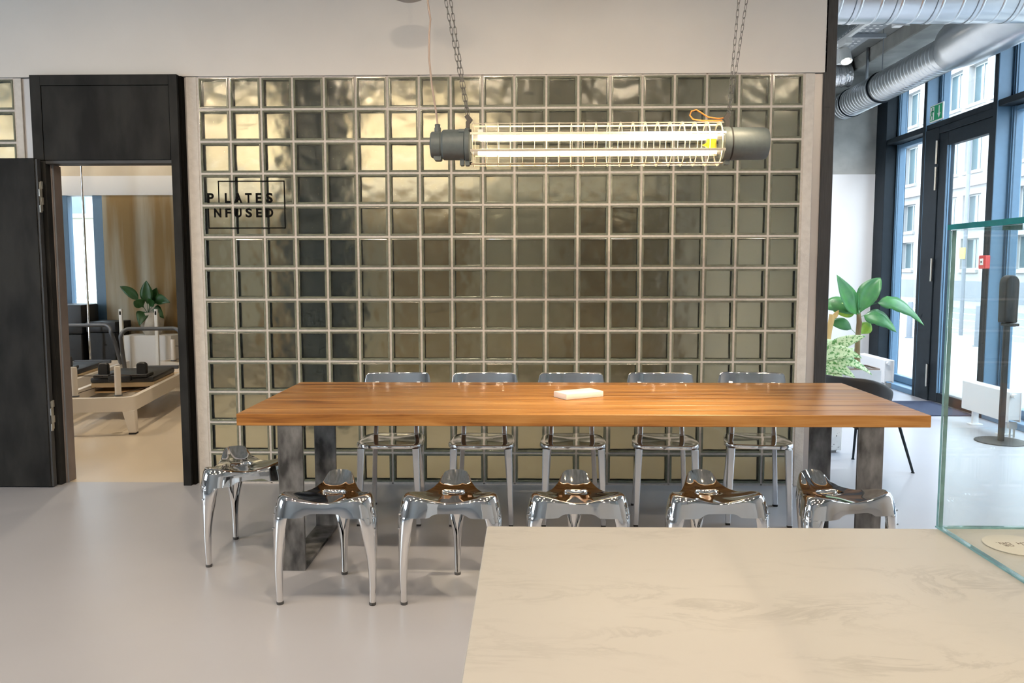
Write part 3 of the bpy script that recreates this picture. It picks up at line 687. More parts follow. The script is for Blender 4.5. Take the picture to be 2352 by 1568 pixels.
# --- rounded lamp at the top edge
ro = thing('pendant_lamp', 'grey round lamp body just showing at the top edge', 'lamp', (1.42, -.55, 2.886))
MB().lathe([(0, 0), (.05, .004), (.085, .018), (.10, .04), (.10, .075), (.06, .10), (.02, .11), (0, .11)], 32).build('shade', mat('lamp_grey', (.32, .31, .31), .5), ro)
MB().cyl((0, 0, .11), (0, 0, CZ-2.886), .004, n=8).build('cord', M_rub, ro)
MB().lathe([(0, CZ-2.886-.03), (.04, CZ-2.886-.03), (.045, CZ-2.886), (0, CZ-2.886)], 16).build('canopy', MAT['lamp_grey'], ro)

# ================================================================== ENTRANCE HALL
# --- ventilation ducts
da = thing('spiral_duct', 'large shiny spiral duct running crosswise near the ceiling', 'duct', (0, .42, 3.235))
pr = []; x = 3.99
while x < 6.30: pr += [(.205, x), (.205, x+.112), (.208, x+.118), (.208, x+.124), (.205, x+.13)]; x += .13
pr[0] = (0, 3.99); MB().lathe([(0, 3.99)]+[(.205, 3.99)]+pr[1:]+[(.205, 6.32), (0, 6.32)], 40, ax='x').build('tube', M_galv, da, smooth=20)
for x in (4.2, 4.46, 4.72, 4.98, 5.24, 5.88, 6.14):
    MB().lathe([(.2055, x), (.2095, x+.002), (.2095, x+.006), (.2055, x+.008)], 40, ax='x').build('seam', M_galvd, da, smooth=60)
MB().lathe([(.206, 5.46), (.219, 5.463), (.219, 5.47), (.211, 5.475), (.211, 5.495), (.219, 5.50), (.219, 5.507), (.206, 5.51)], 40, ax='x').build('clamp_ring', M_bdark, da, smooth=30)
MB().cyl((4.3, 0, .2), (4.3, 0, CZ-3.235), .005, n=6).cyl((5.9, 0, .2), (5.9, 0, CZ-3.235), .005, n=6).build('hanger_rod', M_galvd, da)
db = thing('ribbed_duct', 'ribbed round duct widening along the street windows under the ceiling', 'duct', (5.93, 0, 3.37))
pr = [(0, 4.97), (.155, 4.97)]; y = 4.97
while y > 2.56: pr += [(.155, y-.055), (.160, y-.060), (.160, y-.066), (.155, y-.071)]; y -= .071
pr += [(.157, 2.48), (.165, 2.46), (0, 2.46)]
MB().lathe(pr, 32, ax='y').build('tube', M_galv, db, smooth=20)
for y in (4.72, 3.92): MB().lathe([(.156, y), (.170, y-.003), (.170, y-.012), (.156, y-.015)], 32, ax='y').build('clamp_ring', M_bdark, db, smooth=30)
def oval(y, rx, rz, n=36, oz=0): return [(math.cos(2*PI*j/n)*rx, y, math.sin(2*PI*j/n)*rz+oz) for j in range(n)]
rg = [oval(2.46, .163, .163), oval(2.43, .168, .168), oval(2.28, .24, .20, oz=.02), oval(2.2, .255, .21, oz=.025), oval(.98, .255, .21, oz=.025), oval(.93, .235, .19, oz=.025)]
n = 36; MB().add([v for R_ in rg for v in R_], [(i*n+j, i*n+(j+1) % n, (i+1)*n+(j+1) % n, (i+1)*n+j) for i in range(5) for j in range(n)]+[tuple(range(n)), tuple(5*n+j for j in range(n))]).build('silencer', M_galv, db, smooth=25)
MB().lathe([(0, .93), (.15, .93), (.15, .86), (.162, .855), (.162, .84), (.15, .835), (.15, .70), (0, .70)], 32, (0, 0, .02), ax='y').build('outlet_collar', M_galv, db, smooth=30)
MB().box(-.01, .01, 4.3, 4.33, .15, CZ-3.371).box(-.01, .01, 1.6, 1.63, .2, CZ-3.371).build('hanger_strap', M_galvd, db)
# --- foil duct and pale pipe box in the corner
fx = thing('foil_duct', 'crinkled silver foil duct behind the round duct in the corner', 'duct', (0, 0, 0))
pts = [(5.59, 4.80, 3.67), (5.64, 4.79, 3.678), (5.70, 4.78, 3.685), (5.80, 4.78, 3.69), (5.92, 4.79, 3.70)]
pp = []
for i in range(len(pts)-1):
    for k in range(7): pp.append(Vector(pts[i]).lerp(Vector(pts[i+1]), k/7))
MB().tube(pp, [.125+.010*((i*37) % 5-2)/2 for i in range(len(pp))], 22).build('hose', M_foil, fx, smooth=60)
pb = thing('pipe_box', 'white angular pipe casing beside the foil duct', 'pipe', (0, 0, 0))
MB().prism([(5.36, 3.42), (5.53, 3.42), (5.53, 3.60), (5.44, 3.60), (5.44, 3.86), (5.36, 3.86)], 4.62, 4.80, 'y').build('casing', M_spotw, pb, bev=.004)
MB().cyl((5.45, 4.7, 3.42), (5.45, 4.7, 3.30), .006, n=6).build('drop_wire', M_galvd, pb)
# --- cable tray
ty = thing('cable_tray', 'grey perforated cable tray hung below the hall ceiling', 'cable tray', (5.20, 1.0, 3.66))
MB().box(0, .004, 0, 3.4, 0, .06).box(.236, .24, 0, 3.4, 0, .06).box(.004, .236, 0, 3.4, 0, .003).build('tray', M_tray, ty, smooth=0)
sl = MB()
for k in range(40): sl.box(-.0012, -.0003, .03+k*.085, .07+k*.085, .018, .026).box(-.0012, -.0003, .07+k*.085, .11+k*.085, .038, .046)
for k in range(40):
    for j in range(3): sl.box(.04+j*.06, .07+j*.06, .03+k*.085, .06+k*.085, -.0012, -.0003)
sl.build('slot', M_label, ty, smooth=0)['kind'] = 'stuff'
for yy in (1.9, .5): MB().box(-.05, .33, yy, yy+.04, -.042, -.002).build('cross_bar', M_tray, ty, bev=.002)
MB().cyl((-.03, 1.92, -.04), (-.03, 1.92, CZ-3.665), .004, n=6).cyl((.31, 1.92, -.35), (.31, 1.92, CZ-3.665), .004, n=6).build('rod', M_galvd, ty)
# --- track lights
M_lens = emit('spot_lens', (1., .86, .66), 9.); M_lens.cycles.emission_sampling = 'NONE'
def spot_fixture(name, label, loc, rz, tilt, power, col, size=1.9, blend=.7, group='track spotlights', rad=.05):
    t = thing(name, label, 'spotlight', loc, rz, group)
    MB().box(-.03, .03, -.10, .10, -.055, 0).build('adapter', M_spotw, t, bev=.003)
    MB().prism(rrect(-.035, .035, .055, .125, .008), -.20, -.057).build('driver_box', M_spotw, t, bev=.002)
    hd = bpy.data.objects.new('head', MB().lathe([(.030, .065), (.048, .06), (.05, .05), (.052, -.06), (.055, -.064), (.055, -.068), (.048, -.068), (.047, -.050)], 28).mesh('head', M_spotw, smooth=35)); C.objects.link(hd)
    hd.parent = t; hd.location = (0, -.02, -.15); hd.rotation_euler = (tilt, 0, 0)
    lens = MB()
    for q in range(3): lens.lathe([(0, -.060), (.012, -.0595), (.020, -.056), (.020, -.052), (0, -.052)], 14, (.023*math.cos(q*2.094+.5), .023*math.sin(q*2.094+.5), 0))
    lens.build('lens', M_lens, hd)
    MB().lathe([(0, -.050), (.047, -.050), (.047, -.045), (0, -.045)], 24).build('reflector', M_label, hd)
    MB().cyl((0, 0, .06), (0, .02, .12), .008, n=8).build('arm', M_spotw, hd)
    l = bpy.data.lights.new('spot_beam', 'SPOT'); l.energy = power; l.color = col; l.spot_size = size; l.spot_blend = blend; l.shadow_soft_size = rad
    lo_ = bpy.data.objects.new('spot_beam', l); C.objects.link(lo_); lo_.parent = hd; lo_.location = (0, 0, -.075)
    return t
tk = thing('lighting_track', 'white ceiling track carrying the lit spotlight above the hall', 'track', (5.10, 1.2, 3.57))
MB().box(-.018, .018, 0, 3.0, 0, .034).build('rail', M_spotw, tk, bev=.002)
MB().cyl((0, .3, .034), (0, .3, CZ-3.57), .004, n=6).cyl((0, 2.6, .034), (0, 2.6, CZ-3.57), .004, n=6).build('rod', M_galvd, tk)
WARM = (1., .80, .58); NEUT = (1., .92, .82)
spot_fixture('track_spotlight', 'white lit spotlight head hanging from the hall ceiling track', (5.10, 2.80, 3.57), 0, -.45, 60, NEUT)
for i, (yy, tl) in enumerate(((1.6, .3), (3.7, .2))): spot_fixture('track_spotlight', ('nearer', 'farther')[i]+' white spotlight at the end of the hall ceiling track', (5.10, yy, 3.57), 0, tl, 110, (1., .97, .95), 2.4)  # two heads added to brighten the hall
# --- radiators
def radiator(label, y0, y1, x0=6.06, x1=6.17, z0=.13, z1=.385):
    t = thing('radiator', label, 'radiator', (x0, y0, 0), group='low white radiators at the street windows')
    w = y1-y0; d_ = x1-x0; b = MB().box(0, .012, .0, w, z0, z1).box(d_-.012, d_, 0, w, z0, z1)
    b.build('panel', M_rad, t, bev=.004)
    for ya in (.004, w-.012): MB().box(.012, d_-.012, ya, ya+.008, z0+.02, z1-.004).build('end_cover', M_rad, t, bev=.001)
    g = MB()
    for k in range(3): g.box(.018+k*.026, .034+k*.026, .012, w-.012, z1-.012, z1-.002)
    g.build('top_grille', M_rad, t, bev=.001)
    for yy in (.12, w-.15): MB().box(.03, .08, yy, yy+.03, .012, z0+.005).box(.0, .11, yy-.02, yy+.05, 0, .012).build('foot', M_rad, t, bev=.001)
    MB().lathe([(.018, 0), (.020, .01), (.018, .04), (.0, .042)], 12, (.03, -.045, z1-.03), ax='y').cyl((.03, -.004, z1-.03), (.03, .003, z1-.03), .01, n=8).build('valve_knob', M_rad, t)
    MB().cyl((.04, .03, 0), (.04, .03, z0-.02), .008, n=8).cyl((.075, .03, 0), (.075, .03, z0-.02), .008, n=8).box(.025, .09, .015, .045, z0-.055, z0-.002).build('pipe', mat('nickel', (.6, .58, .54), .3, metal=.9), t)
radiator('low white panel radiator in the far corner behind the banana plant', 3.86, 4.68)
radiator('low white panel radiator behind the black dispenser stand', 1.52, 2.24)
# --- entrance mat
tag(MB().prism(rrect(5.60, 6.33, 2.52, 3.36, .01, 2), 0, .012).build('entrance_mat', M_mat, bev=.003), 'dark blue entrance mat on the floor before the glass door', 'mat')
# --- fire alarm
al = thing('fire_alarm', 'red fire alarm call point on the window mullion', 'fire alarm', (XW-.0045, 2.452, 1.40))
MB().prism(rrect(-.055, .055, -.0, .125, .01), -.05, 0, 'x').build('case', M_red, al, bev=.006)
MB().box(-.053, -.0505, -.03, .03, .035, .095).build('glass_plate', M_label, al, bev=.001)
MB().cyl((-.054, 0, .065), (-.057, 0, .065), .008, n=10).build('button', M_ink, al)
# --- exit sign
ex = thing('exit_sign', 'green emergency exit sign with running figure and down arrow', 'sign', (XW+.0, 3.375, 2.935))
MB().box(-.016, 0, 0, .27, 0, .175).build('plate', M_label, ex, bev=.003)
MB().box(-.018, -.0165, .012, .13, .012, .163).build('green_field', M_green, ex, smooth=0)
gd = MB().box(-.018, -.0165, .135, .258, .012, .163).build('green_field', M_green, ex, smooth=0)
# door opening (white) with a green running figure; the far half is the picture
MB().box(-.0195, -.0183, .17, .25, .02, .155).build('white_door', M_label, ex, smooth=0)
fig = MB(); X0, X1 = -.0212, -.0198
fig.prism([(.205+.012*math.cos(a*PI/5), .138+.012*math.sin(a*PI/5)) for a in range(10)], X0, X1, 'x')
def limb(a, b, w):
    dx, dz = b[0]-a[0], b[1]-a[1]; l_ = math.hypot(dx, dz); nx, nz = -dz/l_*w, dx/l_*w
    fig.prism([(a[0]+nx, a[1]+nz), (b[0]+nx, b[1]+nz), (b[0]-nx, b[1]-nz), (a[0]-nx, a[1]-nz)], X0, X1, 'x')
for a, b, w in (((.207, .122), (.215, .08), .010), ((.215, .085), (.195, .055), .007), ((.195, .055), (.205, .025), .006), ((.215, .085), (.235, .06), .007), ((.235, .06), (.25, .03), .006), ((.205, .118), (.182, .10), .005), ((.182, .10), (.175, .115), .005), ((.208, .118), (.232, .105), .005), ((.232, .105), (.235, .088), .005)): limb(a, b, w)
fig.build('running_figure', M_green, ex, smooth=0)
MB().prism([(.06, .15), (.08, .15), (.08, .075), (.105, .075), (.07, .025), (.035, .075), (.06, .075)], -.0195, -.0183, 'x').build('down_arrow', M_label, ex, smooth=0)
# --- dispenser stand
ds = thing('dispenser_stand', 'black free-standing dispenser on a round base by the windows', 'stand', (5.93, 1.38, 0))
MB().lathe([(0, 0), (.19, 0), (.192, .004), (.188, .008), (0, .009)], 48).build('base', M_black, ds)
MB().prism(rrect(-.022, .022, -.014, .014, .005), .009, 1.05).build('pole', M_black, ds)
hp = [(-.053, .97), (.053, .97)]+[(.055*math.cos(a*PI/14), 1.285+.065*math.sin(a*PI/14)) for a in range(0, 15)]
hd = MB().prism([(x_, z_) for x_, z_ in hp], -.055, .045, 'y').build('head', M_black, ds, bev=.012, seg=3)
MB().prism(rrect(-.04, .04, .945, .969, .008), -.10, .02, 'y').build('drip_tray', M_black, hd, bev=.003)
# --- black shell chair behind the table
bc = thing('shell_chair', 'black shell armchair with thin metal legs beyond the table end', 'chair', (4.43, .43, 0), 2.136)
def shell(u, v):
    a = (u*2-1); th = a*1.9; rx, ry = .215+.02*v, .20+.02*v
    back = .5+.5*math.cos(th*.95); zt = .53+.155*sm(.0, .95, back); s_ = v
    k = .55+.45*math.sin(min(1, s_*1.15)*PI/2)
    return (rx*k*math.sin(th), .10+ry*k*math.cos(th), .42+(zt-.42)*s_**1.5)
sh = MB().grid(shell, 28, 8).build('shell', M_black, bc, smooth=80, fix=False)
mo = sh.modifiers.new('thick', 'SOLIDIFY'); mo.thickness = .022; mo.offset = 0; mo2 = sh.modifiers.new('sub', 'SUBSURF'); mo2.levels = 1; mo2.render_levels = 1
sb = MB(); out = [(.205*math.cos(t_*PI/16), .20*math.sin(t_*PI/16)+.07) for t_ in range(32)]; sb.prism(out, .395, .435).build('seat', M_black, bc, bev=.012, seg=2)
for sx in (-1, 1):
    for sy in (-1, 1): MB().tube([(sx*.15, sy*.13, .395), (sx*.235, sy*.215, .006)], [.011, .008], 8).lathe([(0, 0), (.012, 0), (.012, .006), (0, .007)], 8, (sx*.235, sy*.215, 0)).build('leg', M_bdark, bc)
MB().tube([(-.15, -.13, .388), (.15, .13, .388)], .009, 6).tube([(.15, -.13, .388), (-.15, .13, .388)], .009, 6).build('cross_brace', M_bdark, bc)

# --- plants
def leaf_mesh(m, base, tip, width, sag=.0, up_=Vector((0, 0, 1)), fold=.25, side=None, nl=14, peak=.42, tear=0., stalk=.12):
    base, tip = Vector(base), Vector(tip); ax = tip-base; L_ = ax.length
    nrm = side or Vector((0, -1, 0)); nrm = (nrm-ax.normalized()*nrm.dot(ax.normalized())).normalized()
    cr = ax.normalized().cross(nrm); vs = []; fs = []
    for i in range(nl+1):
        t_ = i/nl; c = base+ax*t_+up_*(sag*4*t_*(1-t_))
        tt = max(0, (t_-stalk)/(1-stalk)); wv = width*(math.sin(PI*tt**.75)**.8 if 0 < tt < 1 else 0)*(1-.15*tt)+.006*(1-t_)
        if tear and i % 4 == 3: wv *= 1-tear
        for j, s_ in enumerate((-1, -.5, 0, .5, 1)):
            q = c+cr*(s_*wv*.5)+nrm*(fold*wv*.5*abs(s_)**1.3+.02*math.sin(t_*9+s_*2)*wv); vs.append(q)
    for i in range(nl):
        for j in range(4): fs.append((i*5+j, i*5+j+1, (i+1)*5+j+1, (i+1)*5+j))
    return m.add(vs, fs)
def leaf(parent, mt, *a, name='leaf', **k):
    o = leaf_mesh(MB(), *a, **k).build(name, mt, parent, smooth=90, fix=False)
    md = o.modifiers.new('thick', 'SOLIDIFY'); md.thickness = .0015; return o
po = thing('square_planter', 'square grey concrete planter of the banana plant', 'planter', (5.33, 2.82, 0))
MB().box(-.17, .17, -.17, -.145, 0, .425).box(-.17, .17, .145, .17, 0, .425).box(-.17, -.145, -.145, .145, 0, .425).box(.145, .17, -.145, .145, 0, .425).box(-.145, .145, -.145, .145, 0, .35).build('pot', M_pot, po, bev=.003)
MB().box(-.144, .144, -.144, .144, .35, .405).build('soil', M_soil, po, smooth=0)
MB().box(-.16, .16, -.165, -.15, .4255, .44).box(-.16, .16, .15, .165, .4255, .44).box(.15, .165, -.15, .15, .4255, .44).build('inner_rim', mat('brown_rim', (.20, .15, .12), .6), po)
bn = thing('banana_plant', 'banana plant with broad arching leaves in the grey planter', 'plant', (5.33, 2.82, .405))
MB().tube([(.01, 0, 0), (.0, 0, .15), (.0, 0, .32), (.01, 0, .47), (.0, 0, .56)], [.030, .028, .024, .026, .020], 12).build('trunk', M_trunk, bn, smooth=60)
b0 = (0, 0, .53); B = lambda x, z, y=0: (x-5.33, y, z-.405)
leaf(bn, M_leaf, b0, B(5.085, 1.345, -.05), .22, -.03, fold=.3, side=Vector((.35, -.9, .2)))
leaf(bn, M_leaf, b0, B(5.55, 1.315, .05), .21, .05, fold=.5, side=Vector((-.5, -.8, .1)))
leaf(bn, M_leaf, (0, 0, .56), B(5.915, .855, -.12), .19, .17, fold=-.15, side=Vector((0, -.75, .6)), tear=.15, stalk=.3)
leaf(bn, M_leaf, (0, 0, .52), B(5.64, .79, -.15), .20, .085, fold=-.2, side=Vector((0, -.8, .55)), tear=.1, stalk=.15)
leaf(bn, M_leafy, b0, B(5.55, 1.165, .14), .15, .05, fold=.3, side=Vector((-.2, -.9, .3)), tear=.1, stalk=.3)
leaf(bn, M_leaf, b0, B(4.96, 1.00, .12), .20, .10, fold=-.2, side=Vector((0, -.8, .6)))
leaf(bn, M_leafy, b0, B(5.10, .985, .05), .17, .05, fold=-.2, side=Vector((.1, -.95, .2)), stalk=.15)
leaf(bn, M_leaf, (.03, 0, .30), B(5.06, .87, .08), .13, .07, fold=-.2, side=Vector((.1, -.95, .3)), stalk=.3)
leaf(bn, M_leafy, (.0, .03, .25), B(5.49, .87, .10), .14, .03, fold=.2, side=Vector((.1, -.95, .1)), stalk=.4)
MB().tube([(.0, -.01, .5), (-.015, -.015, .65), (-.02, -.02, .78)], [.008, .007, .002], 6).build('new_shoot', M_leaf, bn, smooth=60)
MB().tube([B(5.04, .405), B(5.03, .60), B(5.05, .80), B(5.075, .955)], [.026, .024, .026, .030], 10).build('stalk', M_stalk, bn, smooth=60)
leaf(bn, M_stalk, B(5.07, .90), B(5.13, 1.0, -.02), .05, .0, fold=.2, name='dry_sheath')
tp = thing('terrazzo_planter', 'white speckled terrazzo planter on the floor behind the black chair', 'planter', (4.29, 1.14, 0))
MB().box(-.19, .19, -.19, -.165, .02, .50).box(-.19, .19, .165, .19, .02, .50).box(-.19, -.165, -.165, .165, .02, .50).box(.165, .19, -.165, .165, .02, .50).box(-.165, .165, -.165, .165, .02, .38).build('pot', M_terr, tp, bev=.003)
MB().box(-.164, .164, -.164, .164, .38, .46).build('soil', M_soil, tp, smooth=0); MB().box(-.16, .16, -.16, .16, 0, .02).build('base', M_pot, tp, smooth=0)
df = thing('dumb_cane', 'leafy pale-green variegated plant in the terrazzo planter', 'plant', (4.29, 1.14, .46))
D = lambda x, z, y=0: (x-4.29, y, z-.46)
MB().tube([(0, 0, 0), (.01, 0, .12), (.02, 0, .26)], [.018, .016, .012], 8).build('stem', M_leafd, df, smooth=60)
rn = random.Random(11)
for i, (bx_, bz, tx, tz, yy, w, sg) in enumerate(((4.33, .70, 4.69, .885, -.05, .095, .03), (4.33, .68, 4.64, .72, -.12, .10, .06), (4.33, .64, 4.735, .585, -.10, .085, .08), (4.33, .62, 4.58, .57, -.16, .10, .05), (4.32, .70, 4.55, .81, .08, .09, .05), (4.33, .66, 4.67, .78, .10, .08, .0), (4.32, .62, 4.50, .54, -.18, .09, .03),
        (4.30, .68, 4.12, .86, -.05, .10, .04), (4.30, .66, 4.02, .74, .05, .10, .05), (4.30, .62, 4.05, .58, -.1, .1, .06), (4.30, .70, 4.38, .93, .12, .09, .0), (4.33, .64, 4.66, .66, .0, .08, .07))):
    leaf(df, M_leafv, D(bx_, bz, yy*.2), D(tx, tz, yy), w*1.15, sg, fold=.2, side=Vector((rn.uniform(-.3, .3), -.8, .5)), stalk=.12, peak=.4)

# ================================================================== STUDIO
def reformer(label, loc, rz):
    t = thing('pilates_reformer', label, 'exercise machine', loc, rz, 'pilates reformers in the studio')
    W2, L_ = .33, 2.35; out = rrect(-W2, W2, 0, L_, .10, 5); inn = rrect(-W2+.045, W2-.045, .045, L_-.045, .07, 5); n = len(out)
    vs = [(x, y, .20) for x, y in out]+[(x, y, .32) for x, y in out]+[(x, y, .32) for x, y in inn]+[(x, y, .22) for x, y in inn]
    fs = []
    for a in range(3):
        for j in range(n): fs.append((a*n+j, a*n+(j+1) % n, (a+1)*n+(j+1) % n, (a+1)*n+j))
    for j in range(n): fs.append((3*n+j, 3*n+(j+1) % n, (j+1) % n, j))
    MB().add(vs, fs).build('frame', M_ref, t, smooth=40)
    MB().box(-W2+.045, W2-.045, .9, L_-.045, .235, .25).build('bed_panel', M_birch, t, smooth=0)
    for sx in (-1, 1):
        for yy, dy in ((.06, -.02), (L_-.06, .02)):
            q = MB(); a = [(sx*(W2-.10), yy-.05), (sx*W2, yy-.05), (sx*W2, yy+.05), (sx*(W2-.10), yy+.05)]; b = [(sx*(W2-.05), yy-.035+dy), (sx*(W2+.012), yy-.035+dy), (sx*(W2+.012), yy+.035+dy), (sx*(W2-.05), yy+.035+dy)]
            q.add([(x, y, .205) for x, y in a]+[(x, y, .012) for x, y in b], [(0, 1, 2, 3), (4, 5, 6, 7), (0, 1, 5, 4), (1, 2, 6, 5), (2, 3, 7, 6), (3, 0, 4, 7)])
            l = q.build('leg', M_ref, t, bev=.01, seg=2); MB().box(sx*(W2-.02)-.03, sx*(W2-.02)+.03, yy-.033+dy, yy+.033+dy, 0, .012).build('foot', M_rub, l)
    for sx in (-1, 1):
        pz = MB().lathe([(.026, .326), (.026, .56), (.022, .575), (0, .576)], 18, (sx*.175, .12, 0)).build('riser_post', M_ref, t)
        MB().lathe([(.034, .32), (.034, .328), (.026, .330)], 18, (sx*.175, .12, 0)).build('collar', M_bar, pz)
        MB().tube([(sx*.175, .12, .50), (sx*.15, .75, .415)], .004, 6).build('rope', M_rope, t)
        MB().tube([(sx*.19, .16, .335), (sx*.24, .8, .30)], .0035, 6).build('rope', M_rope, t)
    MB().box(-.28, .28, .78, 1.55, .345, .395).build('carriage_pad', M_pad, t, bev=.015, seg=2)
    MB().box(-.28, .28, .80, 1.53, .30, .344).build('carriage_base', M_birch, t, bev=.004)
    MB().box(-.1, .1, .70, .775, .36, .42).build('headrest', M_pad, t, bev=.015, seg=2)
    for sx in (-1, 1):
        sr = MB().prism(rrect(sx*.17-.045, sx*.17+.045, .40, .53, .03), .80, .86, 'y').build('shoulder_rest', M_pad, t, bev=.008)
        MB().box(sx*.17-.07, sx*.17+.07, .74, .95, .397, .425).build('rest_base', M_pad, sr, bev=.006)
    pts = []
    for k in range(6): a = PI/2*k/5; pts.append((-.30+.08-.08*math.cos(a), 1.75+.12*math.sin(a)*.4, .70+.08*math.sin(a)))
    pts = [(-.33, 1.95, .32), (-.315, 1.83, .58)]+pts+[(-x, y, z) for x, y, z in pts[::-1]]+[(.315, 1.83, .58), (.33, 1.95, .32)]
    MB().tube(pts, .021, 12).build('foot_bar', M_bar, t, smooth=60)
    MB().box(-.2, .2, 2.0, 2.05, .322, .36).build('spring_bar', M_bar, t, bev=.005)
    return t
rf = reformer('nearest white pilates reformer with two short upright posts', (-1.60, 1.50, 0), .17)
for lab, loc, rz in (('white pilates reformer in the middle, left of the nearest one', (-2.62, 2.02, 0), .17), ('white pilates reformer in front of the studio plant', (-2.05, 4.12, 0), -PI/2+.17+.9), ('white pilates reformer at the back below the studio window', (-3.75, 1.85, 0), .17)):
    t = dup(rf); t.location = loc; t.rotation_euler = (0, 0, rz); t['label'] = lab
bx = thing('sitting_box', 'black padded box standing below the studio window', 'box', (-3.75, 4.72, 0))
MB().box(-.45, .40, -.2, .2, .62, .98).build('cushion', M_pad, bx, bev=.02, seg=2); MB().box(-.43, .38, -.18, .18, 0, .62).build('base', M_black, bx, bev=.01)
lc = thing('window_bench', 'low black bench along the studio window sill', 'bench', (-3.15, 4.74, 0))
MB().box(-.17, .20, -.2, .2, .64, .77).build('seat', M_pad, lc, bev=.015, seg=2); MB().box(-.16, .18, -.18, .18, 0, .64).build('base', M_black, lc, bev=.008)
pq = thing('steel_pole', 'thin shiny steel pole standing before the studio window', 'pole', (-3.20, 4.40, 0))
MB().cyl((0, 0, .0), (0, 0, CZ), .013, n=12).build('tube', M_alu, pq); MB().lathe([(0, 0), (.06, 0), (.06, .006), (.015, .012), (.015, .03), (0, .03)], 16).build('base_plate', M_alu, pq)
vp = thing('glass_vase', 'glass vase of the dark green studio plant', 'vase', (-2.58, 4.72, 0))
MB().box(-.30, .30, -.16, .16, 0, .60).build('plinth', M_white2, vp, bev=.006)
MB().lathe([(0, .601), (.09, .601), (.13, .68), (.14, .78), (.11, .86), (.10, .875)], 24).build('vase', mat('pale_vase', (.42, .38, .32), .35, col2=(.60, .57, .50), scale=8), vp)
sp = thing('studio_plant', 'dark green broad-leaved plant against the ochre concrete wall', 'plant', (-2.62, 4.70, .86))
E_ = lambda x, z, y=0: (x+2.62, y, z-.86)
for (tx, tz, yy, w, sg) in ((-2.93, 1.20, -.05, .09, .06), (-2.60, 1.27, -.05, .13, 0), (-2.52, 1.18, .05, .12, .0), (-2.30, 1.00, -.08, .11, .10), (-2.74, 1.02, -.1, .11, .04), (-2.66, .72, -.15, .12, .08), (-2.48, 1.02, -.12, .10, .05), (-2.42, .80, .0, .1, .08)):
    leaf(sp, M_leafd, (0, 0, .0), E_(tx, tz, yy), w*1.3, sg, fold=.2, side=Vector((.1, -.9, .3)), stalk=.35)
for i, x in enumerate((-2.83, -2.40)):  # tall uprights standing in for the reformers' rope risers
    w_ = thing('wall_socket_tower', ('left' if i == 0 else 'right')+' white upright socket tower beside the studio plant', 'socket', (x, 4.45, 0), group='white socket towers')
    MB().prism(rrect(-.020, .020, -.018, .018, .006), 0, .93).build('body', M_label, w_); MB().prism(rrect(-.010, .010, .86, .905, .004), -.0195, -.0185, 'y').build('socket', M_ink, w_)

# ================================================================== OUTSIDE
GZ = -.14
struct(MB().box(6.62, 12.2, -30, 70, GZ-.1, GZ+.02).box(-30, 6.62, 5.25, 14.2, GZ-.1, GZ+.02).box(19.0, 40, 5, 90, GZ-.1, GZ+.02).build('floor_pavement', M_pave, smooth=0), 'pale stone pavement outside', 'pavement')
struct(MB().box(12.2, 19.0, -30, 90, GZ-.1, GZ-.06).build('floor_street', M_asph, smooth=0), 'grey street outside the windows', 'street')
for k, x in enumerate((13.6, 15.6, 17.6)):
    tag(MB().box(x, x+.12, -10, 70, GZ-.06, GZ-.055).build('road_marking', M_line, smooth=0), ('nearest', 'middle', 'farthest')[k]+' white line painted along the street', 'road marking', 'white lines on the street')
tag(MB().box(7.3, 7.42, 5.2, 9.6, GZ+.02, GZ+.03).build('red_tape', M_red, smooth=0), 'red strip on the pavement beyond the far window', 'tape')
# building across the street
bd = thing('street_building', 'pale stone building with rows of windows across the street', 'building', (22.8, 24.0, GZ+.02))
BL = 24.0; P_ = 2.1; rows = [(1.5, 2.95), (3.55, 5.0), (6.1, 8.1), (9.2, 11.0), (12.2, 14.0)]; ncol = int(BL/P_)
wl_ = MB(); zc = .0; z_prev = .95
for (za, zb_) in rows:
    wl_.box(0, .5, 0, BL, z_prev, za)
    for c in range(ncol+1):
        ya = c*P_-.27 if c else 0; yb_ = min(BL, c*P_+.27); wl_.box(0, .5, max(0, ya), yb_, za, zb_)
    if ncol*P_ < BL: wl_.box(0, .5, ncol*P_+.27, BL, za, zb_)
    z_prev = zb_
wl_.box(0, .5, 0, BL, z_prev, 16); wl_.box(.5, .8, 0, BL, 0, 16)
wl_.build('wall', M_bldg, bd, smooth=0)
MB().box(-.12, .5, 0, BL, 0, .95).build('plinth', M_bldg2, bd, smooth=0)
MB().box(-.30, .0, 0, BL, 5.35, 5.75).build('cornice', M_bldg, bd, smooth=0)
MB().box(-.18, .0, 0, BL, 8.45, 8.65).build('string_course', M_bldg, bd, smooth=0)
ww = P_-.54
for (za, zb_) in rows:
    hh = zb_-za
    sill = MB().box(-.14, .0, -.06, ww+.06, -.16, -.02).mesh('window_sill', M_bldg, smooth=0)
    fr = MB().box(.28, .34, 0, .06, 0, hh).box(.28, .34, ww-.06, ww, 0, hh).box(.28, .34, .06, ww-.06, 0, .06).box(.28, .34, .06, ww-.06, hh-.06, hh).box(.28, .34, ww/2-.03, ww/2+.03, .06, hh-.06).mesh('window_frame', M_bfr, smooth=0)
    gl = MB().box(.30, .32, .06, ww-.06, .06, hh-.06).mesh('pane', M_bwin, smooth=0)
    for c in range(ncol):
        w_ = link('window_frame', fr, bd, (0, c*P_+.27, za)); link('pane', gl, w_); link('window_sill', sill, w_)
b2 = struct(MB().box(22.8, 30, -30, 23.6, GZ, 13).build('street_building_plain', M_bldg, smooth=0), 'plain neighbouring building farther along the street', 'building')
